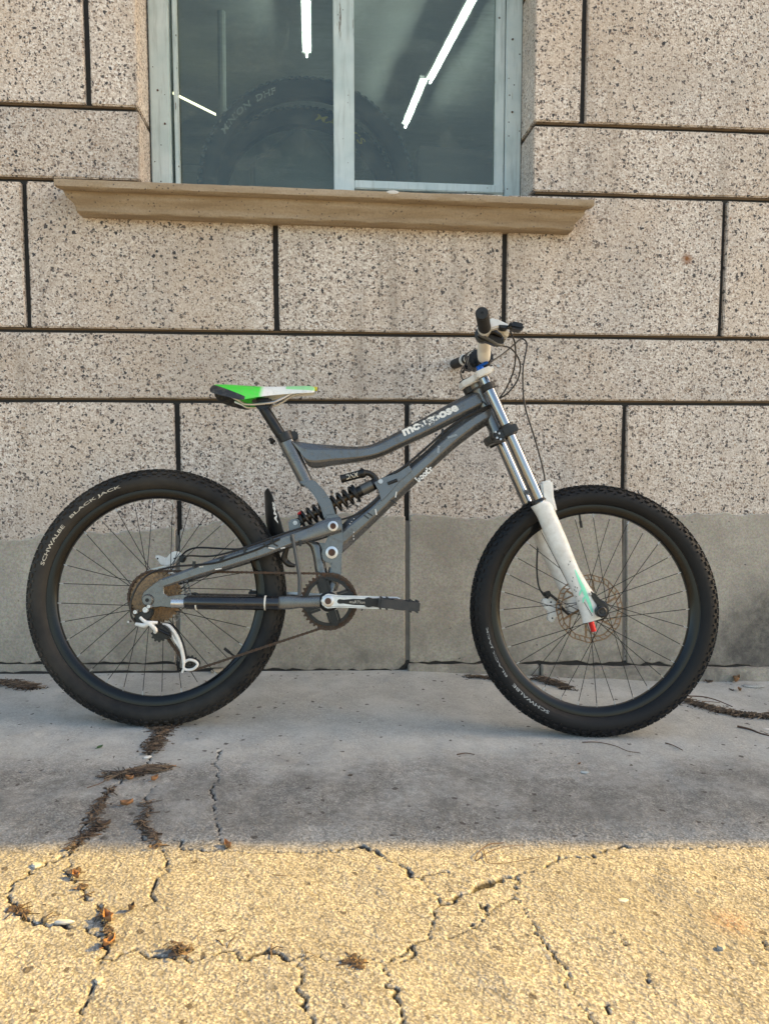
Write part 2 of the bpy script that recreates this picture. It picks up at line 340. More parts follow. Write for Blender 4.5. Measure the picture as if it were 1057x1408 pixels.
# ------------------------------------------------------------------ mesh helpers
class MB:
    def __init__(s): s.v = []; s.f = []; s.m = []; s.cur = 0
    def add(s, vs, fs, mi=None):
        o = len(s.v); s.v += [tuple(v) for v in vs]
        s.f += [tuple(i+o for i in f) for f in fs]; s.m += [s.cur if mi is None else mi]*len(fs); return s
    def box(s, c, sz, M=None, mi=None):
        x, y, z = sz[0]/2, sz[1]/2, sz[2]/2
        vs = [Vector((a*x, b*y, d*z)) for d in (-1, 1) for b in (-1, 1) for a in (-1, 1)]
        if M is not None: vs = [M @ v for v in vs]
        vs = [v+Vector(c) for v in vs]
        return s.add(vs, [(0, 2, 3, 1), (4, 5, 7, 6), (0, 1, 5, 4), (2, 6, 7, 3), (0, 4, 6, 2), (1, 3, 7, 5)], mi)
    def rings(s, rs, closed=False, caps=True, mi=None):
        n = len(rs[0]); vs = [p for r in rs for p in r]; fs = []
        m = len(rs)
        for i in range(m if closed else m-1):
            a, b = i*n, ((i+1) % m)*n
            for j in range(n):
                k = (j+1) % n; fs.append((a+j, a+k, b+k, b+j))
        if caps and not closed:
            fs.append(tuple(range(n))[::-1]); fs.append(tuple(range((m-1)*n, m*n)))
        return s.add(vs, fs, mi)
    def tube(s, pts, r, n=10, mi=None, smooth_pts=0, caps=True):
        pts = [Vector(p) for p in pts]
        if smooth_pts: pts, r = catmull(pts, smooth_pts, r)
        rr = r if hasattr(r, '__len__') else [r]*len(pts)
        rs = []; prev = None
        for i, p in enumerate(pts):
            d = (pts[min(i+1, len(pts)-1)]-pts[max(i-1, 0)]).normalized()
            if prev is None:
                a = Vector((0, 1, 0)) if abs(d.y) < .9 else Vector((1, 0, 0))
                x = d.cross(a).normalized()
            else:
                x = (prev - d*prev.dot(d)).normalized()
            y = d.cross(x); prev = x
            rs.append([p + (x*math.cos(2*math.pi*k/n)+y*math.sin(2*math.pi*k/n))*rr[i] for k in range(n)])
        return s.rings(rs, caps=caps, mi=mi)
    def bar(s, a, b, wdt, thk, side=Vector((0, 1, 0)), mi=None):
        a, b = Vector(a), Vector(b); d = b-a; L = d.length; d.normalize()
        y = (side-d*side.dot(d)).normalized(); x = d.cross(y)
        M = Matrix((x, y, d)).transposed()
        return s.box((a+b)/2, (wdt, thk, L), M, mi)
    def lathe(s, prof, c, axis=Vector((0, 1, 0)), n=32, closed=False, mi=None, caps=True):
        """prof: (radius, position along axis)"""
        axis = axis.normalized(); a = Vector((0, 0, 1)) if abs(axis.z) < .9 else Vector((1, 0, 0))
        x = axis.cross(a).normalized(); y = axis.cross(x); c = Vector(c)
        rs = [[c+axis*h+(x*math.cos(2*math.pi*k/n)+y*math.sin(2*math.pi*k/n))*max(r, 1e-5) for k in range(n)] for r, h in prof]
        return s.rings(rs, closed=closed, caps=caps, mi=mi)
    def prism(s, outline, y0, y1, bev=0.0, seg=2, mi=None, to=None):
        """outline of (x,z) pairs extruded in y from y0 to y1, bevelled"""
        bm = bmesh.new()
        vs = [bm.verts.new((x, y0, z)) for x, z in outline]
        f = bm.faces.new(vs)
        r = bmesh.ops.extrude_face_region(bm, geom=[f])
        for v in [g for g in r['geom'] if isinstance(g, bmesh.types.BMVert)]: v.co.y = y1
        bmesh.ops.recalc_face_normals(bm, faces=bm.faces)
        if bev:
            ed = [e for e in bm.edges if len(e.link_faces) == 2 and e.calc_face_angle(0) > .5]
            bmesh.ops.bevel(bm, geom=ed, offset=bev, segments=seg, affect='EDGES', clamp_overlap=True)
        bm.verts.index_update()
        co = [v.co.copy() for v in bm.verts]
        if to: co = [to(v) for v in co]
        s.add(co, [tuple(v.index for v in f.verts) for f in bm.faces], mi); bm.free()
        return s
    def build(s, name, mats, parent=None, smooth=True, angle=35, loc=None):
        me = bpy.data.meshes.new(name); me.from_pydata(s.v, [], s.f)
        for m in (mats if isinstance(mats, (list, tuple)) else [mats]): me.materials.append(m)
        if any(s.m): me.polygons.foreach_set('material_index', s.m)
        bm = bmesh.new(); bm.from_mesh(me); bmesh.ops.recalc_face_normals(bm, faces=bm.faces); bm.to_mesh(me); bm.free()
        if loc is not None:
            me.transform(Matrix.Translation(-Vector(loc)))
        if smooth:
            me.shade_smooth(); me.set_sharp_from_angle(angle=R(angle))
        o = bpy.data.objects.new(name, me); COL.objects.link(o)
        if loc is not None: o.location = loc
        if parent is not None: o.parent = parent
        return o

def catmull(pts, k, r=None):
    P_ = [pts[0]*2-pts[1]]+pts+[pts[-1]*2-pts[-2]]; outp = []; outr = []
    rl = r if hasattr(r, '__len__') else None
    for i in range(1, len(P_)-2):
        for j in range(k):
            t = j/k; a, b, c, d = P_[i-1:i+3]
            outp.append(.5*((2*b)+(c-a)*t+(2*a-5*b+4*c-d)*t*t+(3*b-a-3*c+d)*t**3))
            if rl: outr.append(rl[i-1]*(1-t)+rl[i]*t)
    outp.append(pts[-1]); outr.append(rl[-1] if rl else 0)
    return outp, (outr if rl else r)

def tag(o, label=None, cat=None, group=None, kind=None):
    if label: o['label'] = label
    if cat: o['category'] = cat
    if group: o['group'] = group
    if kind: o['kind'] = kind
    return o
def empty(name, loc=(0, 0, 0)):
    o = bpy.data.objects.new(name, None); o.location = loc; o.empty_display_size = .1; COL.objects.link(o); return o

# ------------------------------------------------------------------ palette
M_STONE = granite(); M_GROUND = concrete_ground(); M_PLASTER = plaster('cement_render', True)
M_WOOD = painted_wood(); M_SILL = sill_mat(); M_GLASS = dusty_glass()
M_JOINT = pmat('black_joint_sealant', (.02, .019, .018), .75, var=.5, scale=40, bmp=.6, bscale=150)
M_JOINTD = pmat('dirty_joint', (.17, .155, .135), .85, var=.4, scale=30, bmp=.6, bscale=150)
M_TYRE = rubber('tyre_rubber', .65); M_TYREB = rubber('tyre_rubber_front', .12)
M_FRAME = frame_paint()
M_BLACK = pmat('black_anodised', (.009, .0095, .011), .30, .3, dust=.3, scale=35, dustcol=(.05, .042, .032))
M_RIM = pmat('black_rim', (.004, .0042, .005), .20, .2, dust=.12, scale=14, dustcol=(.03, .022, .014), coat=.12, spec=.35)
M_RUBBERG = pmat('grip_rubber', (.011, .011, .012), .55, dust=.25, dustcol=(.04, .035, .03))
M_PLASTIC = pmat('black_plastic', (.008, .0085, .0095), .38, dust=.3, scale=30, dustcol=(.045, .038, .03))
M_CHROME = pmat('polished_stanchion', (.33, .34, .36), .10, 1.0, var=.05, dust=.06)
M_STEEL = pmat('steel', (.5, .5, .5), .35, .9, dust=.25)
M_SPOKE = pmat('black_spoke', (.010, .010, .011), .4, .5)
M_WHITE = pmat('white_painted_alloy', (.74, .73, .70), .36, 0, var=.08, dust=.38, dustcol=(.44, .38, .30), scale=30, coat=.2, bmp=.15, bscale=300)
M_CREAM = pmat('cream_bar', (.80, .76, .67), .38, 0, var=.06, dust=.1)
M_SILVER = pmat('silver_alloy', (.66, .66, .67), .30, .85, dust=.2)
M_RUST = rust('rusty_steel', (.15, .07, .034), (.06, .038, .025))
M_CASS = rust('rusty_cassette', (.42, .27, .13), (.25, .16, .085), .2)
M_ROTOR = rust('rusty_rotor', (.42, .26, .13), (.28, .19, .12), .6)
M_RED = pmat('red_anodised', (.5, .02, .02), .35, .4); M_BLUE = pmat('blue_anodised', (.01, .10, .42), .35, .5)
M_BROWN = rust('rusty_bolt', (.14, .06, .03), (.09, .045, .03), .3)
M_WPRINT = worn_print('worn_white_print', (.80, .79, .75), (.12, .125, .13), .60, 55)
M_WORN2 = worn_print('badly_worn_white_print', (.80, .79, .75), (.12, .125, .13), .47, 70)
M_DULL = worn_print('rubbed_tyre_print', (.30, .31, .31), (.012, .012, .013), .60, 90); M_PALE = pmat('pale_tyre_print', (.50, .46, .38), .6, dust=.3); M_YEL = pmat('yellow_print', (.62, .50, .03), .6)
M_MINT = pmat('mint_decal', (.22, .72, .50), .4, dust=.1); M_INK = pmat('black_ink', (.008, .008, .008), .5)
M_GHOST = worn_print('grey_ghost_print', (.26, .30, .33), (.12, .125, .13), .55, 80)
M_NEEDLE = pmat('dry_needles', (.055, .036, .024), .8, var=.6, scale=60); M_NEEDLE2 = pmat('pale_needles', (.15, .105, .068), .8, var=.5, scale=60)
M_LEAF = pmat('dead_leaf', (.26, .13, .055), .7, var=.45, scale=50); M_LEAFD = pmat('dark_leaf', (.075, .05, .034), .75, var=.4, scale=50)
M_GREEN = pmat('green_leaf', (.045, .10, .03), .5); M_CHIP = pmat('white_chip', (.60, .59, .56), .6, var=.1)
M_TWIG = pmat('twig_bark', (.10, .06, .042), .8, var=.4, scale=90)
M_SOIL = pmat('soil_crumbs', (.04, .03, .022), .95, var=.6, scale=90)

# ================================================================== GROUND
CR = [  # cracks: pixel polylines with half width (mm) and depth (mm)
 ([(222, 998), (214, 1020), (204, 1042), (196, 1056), (170, 1072), (152, 1085), (141, 1103), (128, 1112), (119, 1130), (112, 1150), (98, 1172), (82, 1180), (62, 1185), (45, 1197), (22, 1214), (12, 1225), (0, 1230)], 4.0, 10),
 ([(96, 1176), (92, 1200), (106, 1216), (120, 1240), (138, 1252), (146, 1275), (145, 1300), (136, 1335), (124, 1368), (106, 1395), (104, 1420)], 3.5, 12),
 ([(14, 1228), (22, 1255), (48, 1268), (80, 1269), (112, 1276), (138, 1288)], 3.6, 6),
 ([(145, 1318), (165, 1312), (188, 1303), (212, 1314), (240, 1318), (270, 1320), (300, 1310), (318, 1306), (332, 1320), (350, 1313), (375, 1305), (400, 1318), (412, 1316)], 2.6, 4),
 ([(212, 1080), (202, 1092), (205, 1103), (203, 1125), (192, 1140), (205, 1157), (214, 1160), (224, 1175), (232, 1188), (228, 1196), (214, 1215), (210, 1225), (212, 1240)], 2.6, 8),
 ([(200, 1155), (225, 1155), (246, 1157), (256, 1168), (300, 1171), (350, 1175), (400, 1170), (440, 1172), (480, 1168), (500, 1163), (520, 1172), (535, 1185), (556, 1194), (575, 1207)], 5.0, 7),
 ([(575, 1207), (590, 1201), (618, 1196)], 6.5, 7),
 ([(303, 1030), (297, 1050), (300, 1068), (290, 1085), (298, 1100), (296, 1120), (302, 1140), (308, 1155), (308, 1168)], 2.4, 6),
 ([(575, 1207), (590, 1225), (608, 1240)], .9, 3),
 ([(860, 1160), (830, 1168), (812, 1180), (795, 1178), (775, 1180)], 5.0, 10),
 ([(775, 1180), (755, 1188), (738, 1196), (718, 1203), (705, 1210), (690, 1207)], 11.0, 10),
 ([(690, 1207), (672, 1213), (655, 1222), (632, 1232), (610, 1242)], 12.0, 10),
 ([(610, 1242), (600, 1255), (594, 1270), (590, 1285), (570, 1300), (552, 1312), (530, 1325), (526, 1332), (533, 1345), (535, 1355), (545, 1365), (551, 1380), (556, 1400), (560, 1420)], 2.6, 14),
 ([(712, 1205), (708, 1220), (704, 1236), (715, 1243), (727, 1258), (735, 1275), (748, 1295), (765, 1312), (776, 1325), (778, 1343), (784, 1357), (795, 1380), (815, 1405), (822, 1420)], 1.6, 7),
 ([(704, 1236), (690, 1245), (672, 1256), (650, 1275), (620, 1288)], 1.8, 5),
 ([(570, 1300), (566, 1315), (555, 1325)], 2.2, 8),
 ([(440, 1312), (420, 1318), (412, 1328), (413, 1345), (416, 1365), (418, 1383), (426, 1400), (430, 1420)], 1.8, 9),
 ([(440, 1312), (462, 1320), (490, 1318), (510, 1325), (526, 1330)], 1.6, 5),
 ([(860, 1160), (880, 1164), (930, 1166), (975, 1166), (1010, 1168), (1060, 1165)], 1.2, 4),
 ([(842, 1284), (855, 1296), (868, 1302)], 1.6, 7), ([(882, 1330), (890, 1345), (900, 1358), (896, 1366)], 1.8, 8),
 ([(830, 1380), (838, 1392)], 4, 8), ([(1045, 1286), (1057, 1305)], 1.6, 6), ([(658, 1240), (668, 1256)], 2, 5),
 ([(0, 1062), (60, 1060), (130, 1061)], .7, 2),
]
def build_ground():
    X0, X1, Y0, Y1, S = -1.45, 1.85, .82, 2.545, .0034
    xs = np.arange(X0, X1, S); ys = np.arange(Y0, Y1, S); nx, ny = len(xs), len(ys)
    X, Y = np.meshgrid(xs, ys)
    def smooth(a, k):
        for _ in range(k):
            a = (np.roll(a, 1, 0)+np.roll(a, -1, 0)+2*a)/4; a = (np.roll(a, 1, 1)+np.roll(a, -1, 1)+2*a)/4
        return a
    def unit(a): return (a-a.mean())/a.std()
    n1 = unit(smooth(rng.normal(size=X.shape), 1)); n2 = unit(smooth(rng.normal(size=X.shape), 10)); n3 = unit(smooth(rng.normal(size=X.shape), 120))
    rough = 1+.5*np.clip((X-.1)*1.5, 0, 1)*np.clip((1.45-Y)*3, 0, 1)
    near = .45+.55*np.clip((1.62-Y)*6, 0, 1)          # exposed, weathered aggregate beyond the line of the eaves drip
    D = (n1*.00028*near*rough + n2*.00024*near + n3*.0010)
    pits = unit(smooth(rng.normal(size=X.shape), 5)); D -= np.clip(pits-2.35, 0, 2)*.0022*near*rough
    crack = np.zeros_like(X); cdep = np.zeros_like(X); wob = unit(smooth(rng.normal(size=X.shape), 4)); wob2 = unit(smooth(rng.normal(size=X.shape), 25)); wob3 = unit(smooth(rng.normal(size=X.shape), 4))
    for pl, hw, dp in CR:
        pts = [gnd(*p) for p in pl]
        for i in range(len(pts)-1):
            a, b = pts[i], pts[i+1]
            m = .02
            i0 = max(0, int((min(a.x, b.x)-m-X0)/S)); i1 = min(nx, int((max(a.x, b.x)+m-X0)/S)+2)
            j0 = max(0, int((min(a.y, b.y)-m-Y0)/S)); j1 = min(ny, int((max(a.y, b.y)+m-Y0)/S)+2)
            if i1 <= i0 or j1 <= j0: continue
            sl = (slice(j0, j1), slice(i0, i1)); x = X[sl]+wob[sl]*.0030+wob2[sl]*.0015; y = Y[sl]-wob3[sl]*.0030+wob2[sl]*.0015
            dx, dy = b.x-a.x, b.y-a.y; L2 = dx*dx+dy*dy+1e-12
            tt = np.clip(((x-a.x)*dx+(y-a.y)*dy)/L2, 0, 1)
            d = np.hypot(x-(a.x+tt*dx), y-(a.y+tt*dy))
            h = hw*.00030*(1+.5*wob2[sl])
            v = np.clip(1.6-1.6*d/(h+.0013), 0, 1)
            big = v*min(1.0, .45+hw/4.5)
            cur = crack[sl]; np.maximum(cur, big, out=cur)
            crack[sl] = cur
            cd = cdep[sl]; np.maximum(cd, v**1.3*(.0045+.0006*min(hw, 18)), out=cd); cdep[sl] = cd
    D -= cdep
    e = np.minimum.reduce([X-X0, X1-X, Y-Y0, Y1-Y]); D *= np.clip(e/.05, 0, 1)
    # keep the two contact patches true
    for c in (RC, FC): D *= 1-np.exp(-((X-c.x)**2+(Y-c.y)**2)/.0012)
    Z = gz(X, Y)+D
    co = np.stack([X, Y, Z], -1).reshape(-1, 3)
    idx = np.arange(nx*ny).reshape(ny, nx)
    q = np.stack([idx[:-1, :-1], idx[:-1, 1:], idx[1:, 1:], idx[1:, :-1]], -1).reshape(-1, 4)
    # surrounding ground, sharing the tilt, out to the horizon
    gx = [-600, -60, -12, -3, X0, xs[-1], 3, 12, 60, 600]; gy = [-900, -90, -20, -5, -1, Y0, 1.4, 2.03, ys[-1], 20, 200, 900]
    ev = []; ef = []; base = len(co)
    for yy in gy:
        for xx in gx: ev.append((xx, yy, float(gz(xx, yy))))
    for j in range(len(gy)-1):
        for i in range(len(gx)-1):
            if gx[i] >= X0-1e-6 and gx[i+1] <= xs[-1]+1e-6 and gy[j] >= Y0-1e-6 and gy[j+1] <= ys[-1]+1e-6: continue
            k = base+j*len(gx)+i; ef.append((k, k+1, k+1+len(gx), k+len(gx)))
    co = np.vstack([co, np.array(ev)]); q = np.vstack([q, np.array(ef)])
    me = bpy.data.meshes.new('ground'); me.vertices.add(len(co)); me.vertices.foreach_set('co', co.ravel())
    me.loops.add(len(q)*4); me.loops.foreach_set('vertex_index', q.ravel().astype(np.int32))
    me.polygons.add(len(q)); me.polygons.foreach_set('loop_start', np.arange(0, len(q)*4, 4, dtype=np.int32))
    me.update(calc_edges=True); me.validate()
    at = me.attributes.new('crack', 'FLOAT', 'POINT'); at.data.foreach_set('value', np.concatenate([crack.ravel(), np.zeros(len(ev))]).astype(np.float32))
    me.shade_smooth(); me.materials.append(M_GROUND)
    o = bpy.data.objects.new('ground', me); COL.objects.link(o); tag(o, 'weathered grey concrete ground with branching cracks', kind='structure')
build_ground()

# ================================================================== BUILDING
house = empty('stone_building', (0, DW, 0))
tag(house, 'speckled stone clad building wall with black joints and a window', 'building')
def wpart(mb, name, mat, parent=house, **k):
    o = mb.build(name, mat, None, **k); o.parent = parent
    if parent is house: o.matrix_parent_inverse = Matrix.Translation((0, -DW, 0))
    return o
Hh = [wall(*p).z for p in ((400, 157), (946, 273.5), (528, 460), (528, 552.5))]
zH1, zH2, zH3, zH4 = (np.mean([wall(0, 142.5).z, wall(1057, 181).z]), np.mean([wall(30, 243.8).z, wall(946, 273.5).z]),
                      np.mean([wall(120, 454.3).z, wall(937, 464.4).z]), np.mean([wall(120, 550).z, wall(937, 554.3).z]))
zB = -.12; TALL = zH2-zH3; SHORT = zH1-zH2
rows = [(zB, zH4), (zH4, zH3), (zH3, zH2), (zH2, zH1)]
z = zH1
for hgt in (TALL, SHORT, TALL): rows.append((z, z+hgt)); z += hgt
WTOP = z
WX0, WX1 = wall(190, 147).x, wall(734, 170).x     # window opening
WHEAD = rows[6][0]
sillz = wall(400, 262).z
jx = [[wall(245, 640).x, wall(559.5, 640).x, wall(857, 640).x], [wall(-80, 500).x, wall(1160, 500).x],
      [wall(36, 350).x, wall(379.5, 385).x, wall(693.3, 390).x, wall(994, 360).x], [wall(-120, 200).x, wall(1200, 200).x],
      [wall(119.5, 70).x, wall(803, 70).x], [wall(-90, 60).x, wall(1100, 60).x], [wall(36, 350).x, wall(379.5, 385).x, wall(693.3, 390).x, wall(994, 360).x]]
BX0, BX1 = -3.4, 3.6; G2 = .0085                  # half joint width
def extend(js):
    js = sorted(js); st = .80
    while js[0]-st > BX0+.2: js.insert(0, js[0]-st)
    while js[-1]+st < BX1-.2: js.append(js[-1]+st)
    return [BX0]+js+[BX1]
for ri, (za, zb) in enumerate(rows):
    js = extend(jx[ri])
    for a, b in zip(js[:-1], js[1:]):
        segs = [(a+G2, b-G2)]
        if za >= sillz-.3 and ri in (3, 4, 5):       # rows cut by the window
            segs2 = []
            for s0, s1 in segs:
                if s1 <= WX0 or s0 >= WX1: segs2.append((s0, s1)); continue
                if s0 < WX0-.02: segs2.append((s0, WX0))
                if s1 > WX1+.02: segs2.append((WX1, s1))
            segs = segs2
        for s0, s1 in segs:
            z0, z1 = za+G2*.9, zb-G2*.9
            k = lambda: random.uniform(-.0012, .0012)
            ol = []
            for (xa, z_a), (xb, z_b) in (((s0, z0), (s1, z0)), ((s1, z0), (s1, z1)), ((s1, z1), (s0, z1)), ((s0, z1), (s0, z0))):
                nseg = max(1, int(math.hypot(xb-xa, z_b-z_a)/.12))
                for q in range(nseg):
                    t_ = q/nseg; ol.append((xa+(xb-xa)*t_+k(), z_a+(z_b-z_a)*t_+k()))
            off = random.uniform(-.001, .001)
            mb = MB().prism(ol, DW+off, DW+.21, .0035, 2)
            wpart(mb, 'stone_block', M_STONE)
# joint filler: the core of the wall, recessed behind the block faces
core = MB(); yc = DW+.016
for (x0, x1, z0, z1) in ((BX0+.02, WX0-.012, zB, WTOP), (WX1+.012, BX1-.02, zB, WTOP), (WX0-.012, WX1+.012, zB, zH2-.02), (WX0-.012, WX1+.012, WHEAD+.02, WTOP)):
    core.box(((x0+x1)/2, yc+.09, (z0+z1)/2), (x1-x0, .18, z1-z0))
wpart(core, 'joint_filler', M_JOINT, smooth=False)
M_BOUNCE = pmat('painted_bounce_brown', (.115, .075, .040), .8, var=.6, scale=14, bmp=.5, bscale=120)  # brown strips carry the warm bounce light on block undersides in their colour
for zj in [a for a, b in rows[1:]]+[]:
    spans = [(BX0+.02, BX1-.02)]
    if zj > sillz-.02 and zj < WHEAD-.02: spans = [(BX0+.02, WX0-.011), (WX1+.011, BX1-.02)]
    for a, b in spans: wpart(MB().box(((a+b)/2, DW+.0155, zj+.0048), (b-a, .010, .0056)), 'painted_bounce_strip', M_BOUNCE, smooth=False)
# window head lining, plain wall beyond the built blocks, parapet
mb = MB()
mb.box(((BX0-9)/2, DW+.105, 2.0), (BX0+9, .21, 4.24)); mb.box(((BX1+15)/2, DW+.105, 2.0), (15-BX1, .21, 4.24))
mb.box(((BX0+BX1)/2, DW+.105, (WTOP+4.12)/2), (BX1-BX0, .21, 4.12-WTOP))
wpart(mb, 'plain_wall', M_STONE, smooth=False)
mb = MB(); mb.box((3, DW+.10, 4.165), (24, .30, .09)); wpart(mb, 'coping', M_SILL, smooth=False)
# interior room walls (dark)
M_ROOM = pmat('dim_room_wall', (.50, .52, .48), .9, var=.25, scale=3)
mb = MB(); xa, xb, ya, yb, za_, zb_ = -2.2, 3.4, DW+.23, DW+4.2, .0, 3.05
mb.box(((xa+xb)/2, yb, 1.5), (xb-xa, .05, 3.1)); mb.box((xa, (ya+yb)/2, 1.5), (.05, yb-ya, 3.1)); mb.box((xb, (ya+yb)/2, 1.5), (.05, yb-ya, 3.1))
mb.box(((xa+xb)/2, (ya+yb)/2, zb_+.03), (xb-xa+.1, yb-ya+.1, .05)); mb.box(((xa+xb)/2, (ya+yb)/2, za_-.03), (xb-xa+.1, yb-ya+.1, .05))
wpart(mb, 'room_shell', M_ROOM, smooth=False)
mb = MB(); mb.box((3, DW+4.4, 2.05), (24, .2, 4.2)); mb.box((3, DW+2.2, 4.09), (23.6, 4.2, .06)); mb.box((-8.9, DW+2.3, 2.05), (.2, 4.0, 4.2)); mb.box((14.9, DW+2.3, 2.05), (.2, 4.0, 4.2))
wpart(mb, 'outer_shell', M_STONE, smooth=False)

# render (plinth) panels with a ragged upper edge
def topedge(px):
    return float(np.interp(px, [-200, 0, 60, 150, 245, 300, 380, 470, 560, 650, 760, 857, 960, 1057, 1300], [750, 743, 735, 731, 728, 716, 709, 707, 708, 711, 706, 705, 707, 706, 704]))
def botedge(px):
    return float(np.interp(px, [-200, 0, 245, 246, 555, 556, 640, 857, 1057, 1300], [909, 911, 910.5, 919, 921, 910, 910, 911, 917, 920]))
cuts = [-260, 245, 559.5, 857, 1290]
for a, b in zip(cuts[:-1], cuts[1:]):
    ol = []
    g = 3.0
    n = int((b-a)/9)
    for i in range(n+1):
        px = a+g+(b-a-2*g)*i/n; p = wall(px, botedge(px)+random.uniform(-2.4, 1.6)+(1.5*math.sin(px*.11) if px > 560 else 0)); ol.append((p.x, p.z))
    for i in range(n+1):
        px = b-g-(b-a-2*g)*i/n; p = wall(px, topedge(px)+random.uniform(-2.2, 2.2)+2*math.sin(px*.05)); ol.append((p.x, p.z))
    mb = MB().prism(ol, DW-.0075, DW+.012, .003, 1)
    wpart(mb, 'render_panel', M_PLASTER)
# dirt filled joints between the panels
for px in cuts[1:-1]:
    p0, p1 = wall(px, topedge(px)+8), wall(px, 908)
    mb = MB().box(((p0.x+p1.x)/2, DW+.0035, (p0.z+p1.z)/2), (.016, .010, p0.z-p1.z))
    wpart(mb, 'render_joint', M_JOINTD, smooth=False)
# open joint under the panels, and the seam where the footing meets the ground
for a, b in ((-260, 246), (243, 559), (559, 1290)):
    n = int((b-a)/12); ol = []; lo = []
    for i in range(n+1):
        px = a+(b-a)*i/n; y_ = botedge(px); p = wall(px, y_-3.0); q = wall(px, y_+6); ol.append((p.x, p.z)); lo.append((q.x, q.z))
    mb = MB().prism(ol+lo[::-1], DW-.0035, DW+.012); wpart(mb, 'base_joint', M_JOINT, smooth=False)
for a, b, pr in ((-260, 246, .0135), (243, 559, .006)):
    n = int((b-a)/12); ol = []; lo = []
    for i in range(n+1):
        px = a+(b-a)*i/n; p = wall(px, 900, DW-pr); zz = float(gz(p.x, DW-pr)); hh = random.uniform(.0035, .0085); ol.append((p.x, zz+hh)); lo.append((p.x, zz-.02))
    mb = MB().prism(ol+lo[::-1], DW-pr, DW+.011); wpart(mb, 'ground_seam', M_JOINT, smooth=False)
# footing ledges along the ground
M_FOOT = plaster('footing_cement', False)
def ledge(px0, px1, ytop, ybot, prot, jit=1.2):
    ol = []; n = int(abs(px1-px0)/14)
    for i in range(n+1):
        px = px0+(px1-px0)*i/n; p = wall(px, np.interp(px, [px0, px1], ytop)+random.uniform(-jit, jit), DW-prot); ol.append((p.x, p.z))
    lo = [(x, zz-.16) for x, zz in ol]
    mb = MB().prism(ol+lo[::-1], DW-prot, DW+.01, .004, 2)
    wpart(mb, 'footing', M_FOOT)
ledge(-260, 243, (914, 914), 0, .010, .6)
ledge(561, 742, (914.5, 915.5), 0, .022)
ledge(745, 1290, (917, 923), 0, .034)

# window sill: moulded stone, mitred returns
pl_, pr_ = wall(75, 245.5, DW-.095), wall(816, 274.5, DW-.095)
prof = [(.095, .000, 0), (.097, -.004, -.001), (.097, -.024, -.001), (.090, -.029, .006), (.068, -.031, .016), (.066, -.037, .019), (.067, -.045, .020), (.060, -.058, .030), (.052, -.070, .042), (.048, -.084, .048), (.050, -.092, .047), (.046, -.098, .050), (.0, -.101, .052)]
mb = MB(); XL, XR = pl_.x, pr_.x; nxs = 60
rings_ = []
for i in range(nxs+1):
    f = i/nxs; ring = []
    for pr, dz, ins in prof:
        dz *= .84
        x = (XL+ins)+(XR-XL-2*ins)*f; zz = pl_.z+(pr_.z-pl_.z)*f+dz
        j = random.uniform(-.0009, .0009)
        ring.append(Vector((x, DW-pr+j, zz+j)))
    ring.append(Vector(((XL+.052)+(XR-XL-.104)*f, DW+.18, ring[-1].z)))
    ring.append(Vector((XL+(XR-XL)*f, DW+.18, pl_.z+(pr_.z-pl_.z)*f+.006)))
    rings_.append(ring)
mb.rings(rings_)
o = wpart(mb, 'window_sill', M_SILL, angle=50)
# chipped white scar on the sill
q = wall(540, 264, DW-.098); mb = MB(); mb.lathe([(.0, .0), (.010, 0.0005), (.016, .001), (.017, .003)], q, Vector((0, 1, 0)), 9)
for i, v in enumerate(mb.v): mb.v[i] = (q.x+(v[0]-q.x)*1.2, v[1]-.0005, q.z+(v[2]-q.z)*.35)
wpart(mb, 'sill_scar', M_CHIP)

# window: outer frame, meeting stile, right sash, glass
win_y = DW+.155
def wx(px, y, py=130): return wall(px, py, y).x
def wz(py, y, px=450): return wall(px, py, y).z
zt = WHEAD+.02
wf = MB()
zb0 = pl_.z-.01
def vbar(mb, pxa, pxb, y0, y1, z0, z1, bev=.003, py=130):
    a, b = wx(pxa, y0, py), wx(pxb, y0, py)
    mb.prism([(a, z0), (b, z0), (b, z1), (a, z1)], y0, y1, bev, 2)
vbar(wf, 206, 233, win_y, win_y+.07, zb0, zt, .004)
vbar(wf, 695, 717, win_y, win_y+.07, zb0, zt, .004)
wf.box(((WX0+WX1)/2, win_y+.035, zt-.03), (WX1-WX0, .07, .06))
wframe = wpart(wf, 'window_frame', M_WOOD)
mb = MB(); vbar(mb, 239, 244.5, win_y+.02, win_y+.05, zb0, zt-.06, .002); wpart(mb, 'slide_rail', M_WOOD, wframe)
mb = MB(); vbar(mb, 458.5, 487, win_y-.004, win_y+.036, zb0, zt-.06, .003); wpart(mb, 'stile', M_WOOD, wframe)
mb = MB(); vbar(mb, 680.5, 693.5, win_y+.006, win_y+.04, zb0, zt-.06, .003); wpart(mb, 'stile', M_WOOD, wframe)
mb = MB(); xa_, xb_ = wx(487.3, win_y, 255), wx(692, win_y, 255); zr0, zr1 = wz(262, win_y, 590), wz(250.5, win_y, 590)
mb.prism([(xa_, zr0), (xb_, zr0-.003), (xb_, zr1-.003), (xa_, zr1)], win_y-.002, win_y+.034, .003, 2); wpart(mb, 'sash_rail', M_WOOD, wframe)
for a, b, yy in ((232, 462, win_y+.052), (484, 684, win_y+.018)):
    mb = MB(); x0, x1 = wx(a, yy), wx(b, yy); mb.box(((x0+x1)/2, yy, (zb0+zt)/2), (x1-x0, .004, zt-zb0-.05))
    wpart(mb, 'glass_pane', M_GLASS, wframe, smooth=False)
for px, py in ((704.5, 54), (704, 154), (217, 124), (227, 170)):     # nail holes / hooks on the stiles
    q = wall(px, py, win_y-.001); mb = MB().lathe([(.0, -.002), (.003, -.002), (.0035, .001)], q, Vector((0, 1, 0)), 8); wpart(mb, 'screw', M_BROWN, wframe)

